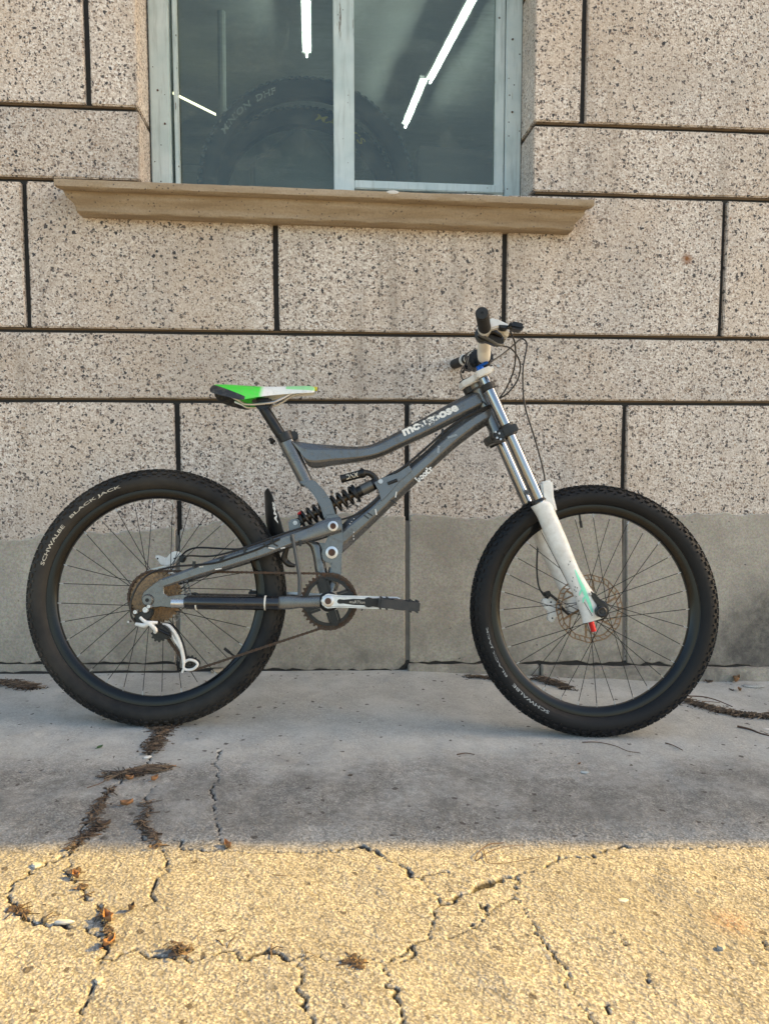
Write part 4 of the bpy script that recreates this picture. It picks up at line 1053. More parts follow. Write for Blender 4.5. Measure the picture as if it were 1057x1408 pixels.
q = P(406, 719, -.017); part(MB().lathe([(.0, -.003), (.006, -.003), (.006, .002)], q, Y, 12), 'shock_bolt', M_STEEL)
q = P(523, 662, -.03); part(MB().lathe([(.0, -.003), (.0065, -.003), (.0065, .002)], q, Y, 12), 'shock_bolt', M_STEEL)
part(MB().tube([P(410, 707, -.012), P(414, 704, -.014)], .004, 8), 'rebound_knob', M_RED, SH)

# ---------------- drivetrain
cr = P(452, 827, -.046); CRr = .0765
mb = MB(); toothed(mb, (cr.x, -.044, cr.z), CRr, 38, .0035, CRr-.0145, .0055); part(mb, 'chainring', M_RUST)
mb = MB(); toothed(mb, (cr.x, -.051, cr.z), CRr-.012, 60, .004, CRr-.021, .0006)
for k in range(4):
    a = R(20)+k*math.pi/2
    p0 = Vector((cr.x+math.cos(a)*.012, -.054, cr.z+math.sin(a)*.012)); p1 = Vector((cr.x+math.cos(a)*.062, -.054, cr.z+math.sin(a)*.062))
    mb.bar(p0, p1, .018, .007); mb.lathe([(.0, -.004), (.0055, -.004), (.006, .004)], p1, Y, 12)
mb.lathe([(.020, -.062), (.027, -.056), (.027, -.048)], (cr.x, 0, cr.z), Y, 28)
for k in range(4):     # web fillets beside the arms
    a = R(20)+k*math.pi/2
    for s in (-1, 1): mb.bar((cr.x+math.cos(a+s*.45)*.030, -.051, cr.z+math.sin(a+s*.45)*.030), (cr.x+math.cos(a+s*.22)*.060, -.051, cr.z+math.sin(a+s*.22)*.060), .007, .004)
part(mb, 'crank_spider', M_BLACK)
ca = P(451, 826.5, -.085); pe = P(546, 829.5, -.085)
def arm_outline(a, b, hw0, hw1, n=8):
    d = (b-a).normalized(); nrm = Vector((-d.z, 0, d.x)); L_ = (b-a).length; o_ = []
    top = [(0, hw0), (.15, hw0*.82), (.5, hw1*.98), (.9, hw1)]
    for f, h in top: q = a+d*(L_*f)+nrm*h; o_.append((q.x, q.z))
    for k in range(5): th = math.pi/2-math.pi*k/4; q = b+d*(hw1*math.cos(th))+nrm*(hw1*math.sin(th)); o_.append((q.x, q.z))
    for f, h in top[::-1]: q = a+d*(L_*f)-nrm*h; o_.append((q.x, q.z))
    for k in range(1, 5): th = -math.pi/2-math.pi*k/5; q = a+d*(hw0*math.cos(th))+nrm*(hw0*math.sin(th)); o_.append((q.x, q.z))
    return o_
mb = MB().prism(arm_outline(ca, pe, .0190, .0165), -.086, -.066, .004, 3)
CK = part(mb, 'crank_arm', M_SILVER, label='silver right crank arm with a black inlay')
d = (pe-ca).normalized()
mb = MB().prism(arm_outline(ca+d*.030, ca+d*.100, .0062, .0082), -.0868, -.080, .0006, 1); part(mb, 'inlay', M_INK, CK)
mb = MB().prism([(x, z_) for x, z_ in arm_outline(ca+d*.105, pe, .0135, .0130)], -.0869, -.080, .001, 1); part(mb, 'worn_end', M_PLASTIC, CK)
def fn(s, t_, e): q = ca+d*(.056+.040*s)+Vector((-d.z, 0, d.x))*(.0075*(t_-.5)); return Vector((q.x, -.0870-e*.005, q.z))
vs, fs = text_map('maRTIon', fn, bold=.01); part(MB().add(vs, fs), 'lettering', M_PALE, CK, smooth=False)
mb = MB().lathe([(.0, -.0865), (.006, -.0865), (.0065, -.0875), (.0125, -.0875), (.0155, -.086), (.0155, -.080)], (ca.x, 0, ca.z), Y, 24); bo = part(mb, 'crank_bolt', M_SILVER)
part(MB().lathe([(.0, -.0878), (.0085, -.0878), (.009, -.086)], (ca.x, 0, ca.z), Y, 20), 'bolt_recess', M_BROWN, bo)
# far side crank, pointing back
pf = Vector((2*ca.x-pe.x, 0, 2*ca.z-pe.z))
mb = MB().prism([(x, z_) for x, z_ in arm_outline(Vector((ca.x, 0, ca.z)), pf, .0160, .0150)], .068, .084, .004, 2); part(mb, 'crank_arm', M_SILVER)
def pedal(px_, pz_, w0, w1, lab, tilt):
    mb = MB(); n_ = 1 if w1 > w0 else -1; wm = (w0+w1)/2; wid = abs(w1-w0)
    c = Vector((px_, wm, pz_)); ca_, sa_ = math.cos(tilt), math.sin(tilt)
    M_ = Matrix(((ca_, 0, -sa_), (0, 1, 0), (sa_, 0, ca_)))
    def bx(x, y, z_, sx, sy, sz): mb.box(c+M_ @ Vector((x, y, z_)), (sx, sy, sz), M_)
    bx(0, 0, 0, .026, wid, .024)
    for x in (-.046, .046): bx(x, 0, 0, .010, wid*.86, .020)
    for y in (-wid*.46, wid*.46): bx(0, y, 0, .092, .009, .022)
    for y in (-wid*.2, wid*.2): bx(0, y, 0, .090, .006, .010)
    for x in (-.046, -.03, .03, .046):
        for y in (-wid*.4, -wid*.1, wid*.15, wid*.42):
            for z_ in (-.0125, .0125): bx(x, y, z_, .004, .004, .006)
    o = part(mb, 'pedal', pmat('grey_black_pedal', (.022, .023, .026), .45, dust=.25, dustcol=(.12, .10, .08)), label=lab, smooth=False)
    part(MB().tube([(px_, w0-n_*.012, pz_), (px_, w0+n_*.01, pz_)], .007, 10), 'axle', M_STEEL, o)
pq = P(545, 829, -.145)
pedal(pe.x, pe.z, -.096, -.190, 'right pedal level at the front of its crank', R(-4))
pedal(pf.x, pf.z, .096, .190, 'left pedal on the far side', R(0))

# rear derailleur
dj1 = P(219, 872, -.052); dj2 = P(262, 912, -.050)
DR = part(MB().prism(outl([(184, 848), (190, 843), (204, 836), (212, 838), (209, 848), (200, 856), (190, 861), (184, 857)], -.085), -.088, -.070, .003, 2), 'derailleur', M_BLACK)
mb = MB()
mb.tube([P(187, 858, -.090), P(198, 860, -.094), P(206, 858, -.096), P(214, 866, -.094), P(213, 870, -.09)], [.0045, .006, .0052, .0056, .004], 10, smooth_pts=4)
mb.tube([P(193, 849, -.090), P(200, 855, -.094), P(207, 856, -.095), P(217, 856, -.09)], [.004, .0048, .0045, .004], 10, smooth_pts=4)
part(mb, 'derailleur_link', M_WHITE, DR)
mb = MB().prism(outl([(212, 858), (224, 858), (234, 866), (236, 876), (228, 880), (214, 876), (209, 868)], -.075), -.082, -.040, .004, 2)
mb.tube([P(212, 863, -.083), P(233, 873, -.083)], .004, 8); part(mb, 'derailleur_knuckle', M_BLACK, DR)
for w_ in (-.062, -.040):
    mb = MB()
    e_ = -.066
    outer = [(222, 857.5), (232, 858.5), (240, 865), (248, 878), (252, 892), (254.5, 907), (262, 907), (270, 909), (273, 914), (269, 920), (261, 924), (254, 923), (251, 926.5), (247.5, 925), (250, 919), (253, 913), (251.5, 905), (249, 892), (246, 886), (238, 878), (234.5, 871), (231, 864)]
    pts = [P(x, y, e_) for x, y in [(223, 859), (231, 860.5), (237, 867), (243, 876), (248, 888), (251, 900), (253, 912)]]
    for q in pts: q.y = w_
    mb.tube(pts, [.0045, .005, .0058, .0055, .005, .005, .0055], 8, smooth_pts=4)
    pts = [P(x, y, e_) for x, y in [(235, 870), (239, 879), (246, 889), (250, 896)]]
    for q in pts: q.y = w_
    mb.tube(pts, .0034, 8, smooth_pts=3)
    pts = [P(x, y, e_) for x, y in [(253, 911), (260, 907.5), (268, 909.5), (271.5, 914), (266, 920), (257, 921.5), (252, 918), (253, 911)]]
    for q in pts: q.y = w_
    mb.tube(pts, .0036, 8, smooth_pts=3)
    pts = [P(x, y, e_) for x, y in [(253, 919), (250, 925)]]
    for q in pts: q.y = w_
    mb.tube(pts, [.0035, .0028], 8)
    part(mb, 'pulley_cage', M_WHITE if w_ < -.05 else M_BLACK, DR)
for q in (dj1, dj2):
    mb = MB(); toothed(mb, (q.x, -.050, q.z), .0215, 11, .004, .006, .004); mb.lathe([(.0, -.058), (.004, -.058), (.007, -.052), (.007, -.046)], (q.x, 0, q.z), Y, 12)
    part(mb, 'jockey_wheel', M_PLASTIC, DR, smooth=False)
for px, py, rr_ in ((186.5, 841.5, .0055), (200.5, 838.5, .0078), (205, 834, .005), (177, 855, .003)):
    q = P(px, py, -.094); part(MB().lathe([(.0, -.001), (rr_*.45, -.001), (rr_*.5, -.004), (rr_*.85, -.004), (rr_, -.002), (rr_, .018)], q, Y, 16), 'derailleur_bolt', M_SILVER, DR)

# chain: a closed run of links over cassette, chainring and jockey wheels
def arc(c, r, a0_, a1_, w0, w1, n=24): return [Vector((c.x+math.cos(a0_+(a1_-a0_)*k/n)*r, w0+(w1-w0)*k/n, c.z+math.sin(a0_+(a1_-a0_)*k/n)*r)) for k in range(n+1)]
rc_ = 34*.0127/2/math.pi; rk = CRr-.003
path = arc(cr, rk, R(94), R(-104), -.044, -.044, 40)                     # round the chainring, clockwise
low = P(262, 924, -.050); path += [dj2+Vector((.012, 0, -.017)), ]
path += arc(dj2, .0195, R(-70), R(-200), -.05, -.05, 8)
path += arc(dj1, .0195, R(-20), R(110), -.048, -.046, 8)[0:]
path += arc(Vector((RCc.x, 0, RCc.z)), rc_, R(-78), R(-266), -.032, -.026, 40)
path.append(path[0].copy())
cum = [0]
for a, b in zip(path[:-1], path[1:]): cum.append(cum[-1]+(b-a).length)
nl = round(cum[-1]/.0127/2)*2; pins = []
for k in range(nl):
    s = cum[-1]*k/nl; i = max(0, np.searchsorted(cum, s, side='right')-1); i = min(i, len(path)-2)
    f = (s-cum[i])/max(1e-9, cum[i+1]-cum[i]); pins.append(path[i].lerp(path[i+1], f))
mb = MB()
for k in range(nl):
    a, b = pins[k], pins[(k+1) % nl]; d_ = (b-a).normalized(); o_ = .0042 if k % 2 else .0027
    for s in (-1, 1):
        for q in (a, b): pass
        mb.lathe([(.0039, s*o_-.0005), (.0039, s*o_+.0005)], a, Y, 8); mb.lathe([(.0039, s*o_-.0005), (.0039, s*o_+.0005)], b, Y, 8)
        mb.bar(a+Y*(s*o_), b+Y*(s*o_), .0056, .0009)
    mb.lathe([(.0036, -.0022), (.0036, .0022)], a, Y, 8); mb.lathe([(.0017, -.0052), (.0017, .0052)], a, Y, 6)
part(mb, 'chain', M_RUST, smooth=False)

# ---------------- mudguard
mb = MB(); gl = [((364.5, 683), (368, 671), .010), ((364, 692), (374, 682), .026), ((365, 708), (379, 700), .036), ((367, 724), (385, 716), .036), ((372, 738), (390, 732), .030), ((384, 746), (398, 741), .018)]
rs = []
NB = [(P(*a, .02), P(*b, -.03)) for a, b, h in gl]
A_ = [n_[0] for n_ in NB]; B_ = [n_[1] for n_ in NB]; A_, _ = catmull(A_, 4, None); B_, _ = catmull(B_, 4, None)
for a, b in zip(A_, B_):
    ring = []; tdir = Vector((1, .5, .3)).normalized()
    for k in range(7): f = k/6; ring.append(a.lerp(b, f)+Vector((-.005, .0, 0))*(1-(2*f-1)**2))
    for k in range(7): f = 1-k/6; ring.append(a.lerp(b, f)+Vector((-.005, .0, 0))*(1-(2*f-1)**2)+Vector((.0024, .001, 0)))
    rs.append(ring)
mb.rings(rs); MG = part(mb, 'mudguard', M_PLASTIC)
def fn(s, t_, e):
    y_ = 716-26*(1-s) if False else 690+30*(1-s); xl = np.interp(y_, [688, 722], [374.0, 378.5]); xr = xl+np.interp(y_, [688, 722], [3.2, 4.6])
    q = P(xl+(xr-xl)*(1-t_)*1.0, y_, -.031); return q+Vector((0, -e*.004, 0))
vs, fs = text_map('AMS', fn, bold=.05, shear=.15); part(MB().add(vs, fs), 'lettering', M_CHIP, MG, smooth=False)

# ---------------- fork
FWW = .065
def mirror(mb): 
    for i, v in enumerate(mb.v): mb.v[i] = (v[0], -v[1], v[2])
    return mb
fa, fb = P(662, 512, -FWW), P(746, 700, -FWW); fax = (fb-fa).normalized(); FL = (fb-fa).length
for s in (-1, 1):
    mb = MB().lathe([(.010, -.004), (.0142, -.002), (.0148, 0), (.0155, FL*.5), (.0160, FL)], fa, fax, 30)
    if s > 0: mirror(mb)
    part(mb, 'fork_stanchion', M_CHROME)
    # rubber bump stop and lower crown clamp
    q = fa+fax*((P(673, 531, -FWW)-fa).length)
    mb = MB().lathe([(.0175, -.009), (.0195, -.008), (.0195, .008), (.0175, .009)], q, fax, 26)
    if s > 0: mirror(mb)
    part(mb, 'bump_stop', M_RUBBERG)
nrm_ = Vector((-fax.z, 0, fax.x))    # in plane, perpendicular to the fork (towards the front, up)
if nrm_.x < 0: nrm_ = -nrm_
def crown(dist, th, name, mt_, extra):
    q = fa+fax*dist; q = Vector((q.x, 0, q.z)); mb = MB()
    def W_(a, y, l): return q+nrm_*a+fax*l+Vector((0, y, 0))
    ol = []
    # plan outline (a = front-back, y = sideways)
    pts = [(-.022, -.045), (-.020, -.085), (.0, -.090), (.024, -.086), (.024, -.050), (.006, -.035), (.002, 0), (.006, .035), (.024, .050), (.024, .086), (.0, .090), (-.020, .085), (-.022, .045), (-.052, .030), (-.058, 0), (-.052, -.030)]
    def to(v): return q+nrm_*v.x+Vector((0, v.z, 0))+fax*v.y
    mb.prism(pts, -th/2, th/2, .003, 2, to=to)
    extra(mb, W_)
    return part(mb, name, mt_)
def ex1(mb, W_):
    for s in (-1, 1): mb.tube([W_(.030, s*.078, 0), W_(.018, s*.078, 0)], .0065, 10); mb.lathe([(.019, -.009), (.0205, -.008), (.0205, .008), (.019, .009)], W_(0, s*FWW, 0), fax, 22)
UC = crown(.004, .019, 'upper_crown', M_WHITE, ex1)
q = Vector((fa.x, 0, fa.z))+nrm_*-.034; part(MB().tube([q+fax*-.010, q+fax*.03], .019, 18), 'headset', M_PLASTIC)
q = P(684, 503, -FWW-.02); part(MB().lathe([(.0, -.002), (.004, -.002), (.005, .003)], q, Y, 10), 'crown_bolt', M_STEEL, UC)
part(MB().tube([P(655, 506, -FWW), P(662, 502, -FWW), P(670, 498, -FWW)], [.0035, .004, .004], 10).lathe([(.0, -.010), (.009, -.009), (.011, -.004), (.011, .006)], fa+fax*-.006, fax, 16), 'damper_cap', M_BLUE, UC)
dl = (P(697, 591, -FWW)-fa).length
def ex2(mb, W_):
    for s in (-1, 1):
        mb.lathe([(.0195, -.018), (.0215, -.016), (.0215, .013), (.0195, .015)], W_(0, s*FWW, 0), fax, 26)
        for l in (-.006, .009): mb.tube([W_(-.030, s*.078, l), W_(-.012, s*.078, l)], .0058, 10)
    mb.prism(outl([(676, 596), (690, 590), (694, 606), (684, 607), (678, 604)], -FWW), -FWW-.018, -.02, .004, 2)
LC = crown(dl+.004, .022, 'lower_crown', M_PLASTIC, ex2)
for px, py in ((681, 594), (686, 596), (683, 602), (688, 604)):
    q = P(px, py, -FWW-.02); part(MB().lathe([(.0, -.002), (.0028, -.002), (.003, .003)], q, Y, 8), 'crown_bolt', M_STEEL, LC)
# lowers
lst = [((730, 697), (748, 688), .022), ((733, 702), (757, 692), .023), ((740, 714), (763, 705), .0225), ((755, 751), (779, 742), .0215), ((774, 788), (793, 777), .0205), ((785, 811), (806, 801), .0195), ((793, 830), (820, 822), .0185), ((799, 848), (828, 838), .0175), ((801, 857), (831, 848), .015)]
for s in (-1, 1):
    mb = MB(); loft(mb, lst, -FWW, 2.4, 26, 4)
    mb.prism(outl([(744, 690), (742, 664), (747, 661), (758, 661), (759, 670), (760, 684), (765, 704), (752, 700)], -FWW), -FWW-.013, -FWW+.010, .005, 3)
    if s > 0: mirror(mb)
    LG = part(mb, 'fork_lower_leg', M_WHITE, label=None)
    if s < 0: NEAR = LG
# brake arch, in front of the legs, over the tyre
mb = MB(); a = P(751, 671, -FWW)
ap = [Vector((a.x, -FWW, a.z-.012)), Vector((a.x+.002, -.062, a.z+.004)), Vector((a.x+.003, -.045, a.z+.012)), Vector((a.x+.003, 0, a.z+.015)), Vector((a.x+.003, .045, a.z+.012)), Vector((a.x+.002, .062, a.z+.004)), Vector((a.x, FWW, a.z-.012))]
mb.tube(ap, [.010, .010, .0085, .008, .0085, .010, .010], 14, smooth_pts=4); part(mb, 'brake_arch', M_WHITE)
# seal wipers
for s in (-1, 1):
    q = fa+fax*(P(738, 690, -FWW)-fa).length; mb = MB().lathe([(.0165, -.006), (.019, -.004), (.021, .003)], q, fax, 26)
    if s > 0: mirror(mb)
    part(mb, 'dust_wiper', M_PLASTIC)
# axle clamp, knob and red rebound knob
mb = MB().prism(outl([(808, 812), (815, 814), (826, 826), (834, 834), (836, 845), (828, 851), (820, 846), (817, 832), (810, 822)], -FWW-.012), -FWW-.020, -FWW+.012, .004, 2); AX = part(mb, 'axle_clamp', M_BLACK)
q = P(826, 841, -FWW-.03); part(MB().lathe([(.0, -.008), (.005, -.008), (.006, -.006), (.011, -.007), (.0145, -.004), (.0145, .012), (.010, .014)], q, Y, 22), 'axle_knob', M_PLASTIC, AX)
part(MB().tube([P(812, 855, -FWW), P(816, 868, -FWW)], .0075, 14), 'rebound_knob', M_RED)
for px, py in ((811, 817), (823, 835)):
    q = P(px, py, -FWW-.021); part(MB().lathe([(.0, -.002), (.003, -.002), (.004, .002)], q, Y, 10), 'clamp_bolt', M_STEEL, AX)
# fork decals, wrapped on the near leg
def legw(px, py):
    # nearest station interpolation along py
    ys = [(s[0][1]+s[1][1])/2 for s in lst]; xl = np.interp(py, [s[0][1] for s in lst], [s[0][0] for s in lst]); xr = np.interp(py, [s[1][1] for s in lst], [s[1][0] for s in lst])
    f = max(-.97, min(.97, (px-(xl+xr)/2)/((xr-xl)/2))); h = np.interp(py, ys, [s[2] for s in lst])
    return -FWW-h*(1-abs(f)**2.4)**(1/2.4)-.0008
def S_(px, py, e=0): q = P(px, py, legw(px, py)); return q+Vector((0, -e, 0))
mb = MB()
def ribbon(pts, wds, mb):
    vs = []
    for (x, y), w_ in zip(pts, wds): vs += [S_(x-w_, y, .0002), S_(x, y, .0006), S_(x+w_, y, .0002)]
    fs = []
    for i in range(len(pts)-1):
        k = 3*i; fs += [(k, k+1, k+4, k+3), (k+1, k+2, k+5, k+4)]
    mb.add(vs, fs)
ribbon([(787, 773), (790, 780), (793, 789), (797, 799), (801, 808), (805, 818), (810, 830), (814, 842)], [.6, 1.6, 2.0, 2.4, 2.8, 2.8, 2.4, 1.2], mb)
ribbon([(801, 808), (798, 813), (796, 819)], [1.0, 1.6, .6], mb); ribbon([(806, 817), (802, 823), (801, 829)], [1.0, 1.6, .6], mb)
part(mb, 'decal', M_MINT, NEAR, label='mint green wave decal')
mb = MB()
for k in range(9):
    x, y = 803+k*1.25, 829+k*2.1; ribbon([(x-.6, y-1.2), (x+.5, y), (x-.2, y+1.3)], [.35, .5, .3], mb)
for x, y in ((789, 811), (791, 813), (790, 807), (793, 808), (787, 794), (783, 772), (785, 770), (781, 776), (786, 799), (791, 820), (795, 826)): ribbon([(x-.8, y-1), (x+.7, y), (x-.4, y+1.4)], [.3, .55, .25], mb)
part(mb, 'scuff_print', M_INK, NEAR)

# calipers
def caliper(o1, hole_pts, w0, w1, lab):
    mb = MB().prism(outl(o1, w0), w0, w1, .003, 2); c_ = part(mb, 'brake_caliper', M_WHITE, label=lab)
    for px, py in hole_pts:
        q = P(px, py, w0-.0005); part(MB().lathe([(.0, -.001), (.0022, -.001), (.003, .002)], q, Y, 10), 'caliper_bolt', M_INK, c_)
    return c_
c1 = caliper([(212, 765), (216, 763), (223, 765), (228, 768), (233, 762), (238, 758), (246, 758), (250, 763), (244, 768), (238, 777), (228, 779), (221, 776)], [(217, 768), (240, 768)], .056, .078, 'white rear brake caliper')
mb = MB().prism(outl([(247, 764), (254, 763), (255, 768), (251, 774), (246, 772)], .056), .052, .080, .002, 1); part(mb, 'hose_joint', M_PLASTIC, c1)
c2 = caliper([(744, 826), (750, 822), (757, 823), (766, 828), (772, 838), (778, 842), (770, 846), (762, 850), (762, 855), (756, 856), (752, 850), (755, 842), (748, 836)], [(757, 828), (759, 850)], .056, .080, 'white front brake caliper behind the fork leg')
mb = MB().prism(outl([(748, 816), (755, 812), (758, 818), (752, 824)], .056), .052, .082, .002, 1); part(mb, 'hose_joint', M_PLASTIC, c2)
mb = MB().tube([P(757, 818, .05), P(766, 826, .05), P(774, 838, .05), P(783, 846, .05)], .004, 8, smooth_pts=3); part(mb, 'caliper_mount', M_PLASTIC, c2)

# ---------------- cockpit
wN = -.375
bc = [P(624, 501, .376), P(641, 494, .26), P(652, 487, .14), P(659, 493, .06), P(663, 497, .02), P(665, 497, -.03), P(665, 487, -.07), P(665.5, 473, -.11), P(666, 452, -.24), P(662.5, 431, wN)]
mb = MB().tube(bc, [.0108, .0108, .0112, .0145, .0155, .0155, .0180, .0175, .0110, .0108], 20, smooth_pts=5)
HB = part(mb, 'handlebar', M_CREAM, label='cream white riser handlebar')
def grip(a, b):
    ax_ = (a-b).normalized(); L_ = (a-b).length; prof = [(.0, L_+.002), (.003, L_+.001), (.0035, L_+.0025), (.0135, L_+.002), (.0160, L_-.002), (.0160, L_-.006)]
    k = L_-.012
    while k > .012: prof += [(.0146, k), (.0158, k-.002), (.0158, k-.006), (.0146, k-.007)]; k -= .0085
    prof += [(.016, .008), (.0165, .0), (.012, -.002)]
    return part(MB().lathe(prof[::-1], b, ax_, 26), 'grip', M_RUBBERG, HB)
grip(bc[-1], bc[-2].lerp(bc[-1], .10)); grip(bc[0], bc[1].lerp(bc[0], .0))
# stem (direct mount on the upper crown)
mb = MB().prism(outl([(642, 502), (644, 488), (654, 482), (668, 482), (676, 488), (676, 499), (668, 505), (650, 510)], 0), -.026, .026, .005, 2)
mb.prism(outl([(636, 508), (642, 490), (652, 484), (656, 498), (648, 512)], .05), .03, .06, .004, 2)
part(mb, 'stem', M_BLACK)
for s in (-1, 1): q = P(664, 490, s*.028); part(MB().lathe([(.0, -.002), (.019, -.002), (.020, .002)] if s < 0 else [(.020, -.002), (.019, .002), (.0, .002)], (q.x, s*.020, q.z), Y, 22), 'bar_clamp', pmat('blue_black_alloy', (.02, .03, .06), .35, .3))
part(MB().tube([P(659, 493, .05), P(663, 498, .02), P(665, 498, -.03), P(665, 493, -.055)], [.019, .0195, .0195, .0188], 20, smooth_pts=4), 'bar_clamp', M_BLACK)
# right brake lever and shifter (near side)
q = bc[-2]+(bc[-1]-bc[-2])*.02; bax = (bc[-1]-bc[-2]).normalized()
mb = MB().lathe([(.0125, -.008), (.0175, -.007), (.0175, .007), (.0125, .008)], q, bax, 22)
mb.prism(outl([(668, 446), (673, 438), (684, 441), (699, 448), (698, 452), (686, 451), (676, 454), (668, 455)], -.25), -.262, -.238, .004, 2)
BL = part(mb, 'brake_lever', M_WHITE, label='white brake lever body on the near side')
mb = MB().prism(outl([(684, 452), (697, 456), (699, 460), (697, 465), (693, 462), (690, 457)], -.235), -.245, -.222, .002, 2); part(mb, 'reach_bracket', M_CREAM, BL)
mb = MB().prism(outl([(697, 448), (702, 444), (715, 447), (719, 450), (718, 455), (712, 456), (700, 453)], -.27), -.290, -.255, .004, 2)
part(mb, 'lever_blade', M_BLACK, BL)
mb = MB().prism(outl([(684, 448), (697, 449), (696, 455), (686, 453)], -.252), -.264, -.24, .002, 1); part(mb, 'lever_pivot', M_PLASTIC, BL)
q = P(663, 461, -.19); mb = MB().lathe([(.013, -.012), (.0195, -.010), (.0195, .010), (.013, .012)], q, bax, 22)
mb.prism(outl([(655, 462), (660, 456), (672, 460), (688, 466), (693, 470), (690, 475), (682, 477), (670, 472), (657, 468)], -.19), -.205, -.180, .004, 2)
SHF = part(mb, 'shifter', M_PLASTIC)
q = P(685, 466, -.175); part(MB().lathe([(.0, -.014), (.014, -.012), (.017, -.008), (.017, .010), (.012, .014)], q, (bax+Vector((.3, 0, .3))).normalized(), 22), 'shifter_pod', M_PLASTIC, SHF)
q = P(673, 458, -.2); mb = MB().tube([P(668, 458, -.205), P(678, 456, -.205), P(690, 462, -.20)], [.006, .008, .006], 10, smooth_pts=3); part(mb, 'shift_trigger', M_BLACK, SHF)
mb = MB().tube([P(657, 460, -.212), P(670, 466, -.218), P(684, 474, -.214), P(692, 474, -.205)], [.003, .0042, .004, .003], 10, smooth_pts=3); part(mb, 'shift_trigger', pmat('worn_grey_trigger', (.10, .095, .085), .45, .3), SHF)
# far side lever
q = bc[1]+(bc[0]-bc[1])*-.02; b2 = (bc[0]-bc[1]).normalized()
mb = MB().lathe([(.0125, -.009), (.0180, -.008), (.0180, .008), (.0125, .009)], q+b2*.015, b2, 22); FLv = part(mb, 'brake_lever', M_WHITE, label='white brake lever clamp on the far side')
mb = MB().tube([q+b2*-.03, q+b2*-.07], .019, 16); part(mb, 'shifter', M_PLASTIC)
mb = MB().tube([P(640, 505, .22), P(636, 512, .2)], .004, 8); part(mb, 'lever_blade', M_BLACK, FLv)

# ---------------- cables and hoses
def cable(pts, r_=.0022, m_=M_PLASTIC, name='cable'):
    return part(MB().tube([P(*p) for p in pts], r_, 8, smooth_pts=6), name, m_)
cable([(701, 455, -.22), (707, 470, -.17), (708.5, 490, -.10), (705, 512, -.05), (695, 535, -.03), (688, 545, -.03), (680, 556, -.03)])
cable([(692, 476, -.17), (702, 479, -.13), (712, 492, -.08), (715, 505, -.06), (711, 523, -.04), (698, 540, -.034), (682, 551, -.033)])
cable([(656, 504, .05), (673, 498, .03), (692, 486, .06), (706, 474, .10), (716, 466, .14), (723, 470, .12), (723.5, 480, .1), (719, 505, .08), (719, 540, .08), (723, 565, .08), (734, 600, .08), (745, 640, .08), (749, 664, .078), (748, 700, .072), (741, 735, .074), (738, 765, .074), (738, 790, .074), (741, 808, .07), (748, 820, .066)], .0026)
cable([(650, 488, .10), (640, 500, .12), (633, 513, .10), (640, 528, .05), (655, 545, -.01), (668, 556, -.03)], .0022)
# hoses between top and down tube, then along the frame
cable([(688, 553, -.030), (672, 558, -.034), (650, 568, -.034), (634, 577, -.033), (612, 592, -.031), (590, 612, -.030), (565, 634, -.030), (550, 646, -.028), (540, 652, -.020)], .0032)
cable([(680, 556, -.033), (655, 568, -.034), (628, 580, -.030), (604, 600, -.024), (578, 622, -.02), (556, 641, -.015), (530, 656, -.01)], .0028)
cable([(532, 672, -.02), (520, 686, -.02), (500, 702, -.02), (478, 712, -.025), (455, 717, -.03), (430, 722, -.055), (404, 729, -.066), (380, 737, -.070), (350, 748, -.074), (310, 761, -.08), (285, 765, -.06), (262, 764, .02), (254, 766, .05)], .0026)
cable([(385, 741, -.072), (352, 756, -.078), (322, 766, -.082), (295, 774, -.085), (265, 777, -.088), (240, 779, -.09), (215, 785, -.092), (198, 795, -.094), (186, 812, -.096), (180, 830, -.096), (181, 847, -.095), (186, 855, -.09)], .0026)
cable([(355, 752, -.05), (325, 755, .0), (300, 754, .03), (272, 753, .05), (258, 757, .06), (250, 764, .062)], .0026)
for px, py, w_ in ((608, 594, -.032), (413, 747, -.062), (267, 776, -.085), (337, 757, -.074), (373, 744, -.070)):
    q = P(px, py, w_); part(MB().box(q, (.006, .012, .016)), 'cable_clip', M_PLASTIC, smooth=False)
# black guide tube from the arm down to the chainstay
part(MB().tube([P(401, 735, -.066), P(405, 752, -.062), (P(409, 775, -.058)), P(412, 795, -.054), P(412, 818, -.050)], .0052, 12, smooth_pts=4), 'guide_tube', pmat('grey_guide', (.07, .078, .088), .4, .2))
part(MB().tube([P(395, 752, -.03), P(391, 768, -.02), P(398, 776, -.02), P(406, 778, -.02)], [.006, .009, .008, .004], 12, smooth_pts=4), 'lower_guard', M_PLASTIC)

# ---------------- lettering and marks on the frame
def onplane(p0, p1, h0, wv):
    a, b = P(*p0, wv), P(*p1, wv)
    def fn(s, t_, e):
        q = a.lerp(b, s); d_ = (b-a).normalized(); n_ = Vector((-d_.z, 0, d_.x)); return q+n_*(h0*t_)+Vector((0, -.0004-e*.004, 0))
    return fn
def split_text(words, mats, p0, p1, h0, wv, name, parent, **k):
    vs, fs = text_map(''.join(words), onplane(p0, p1, h0, wv), **k)
    return vs, fs
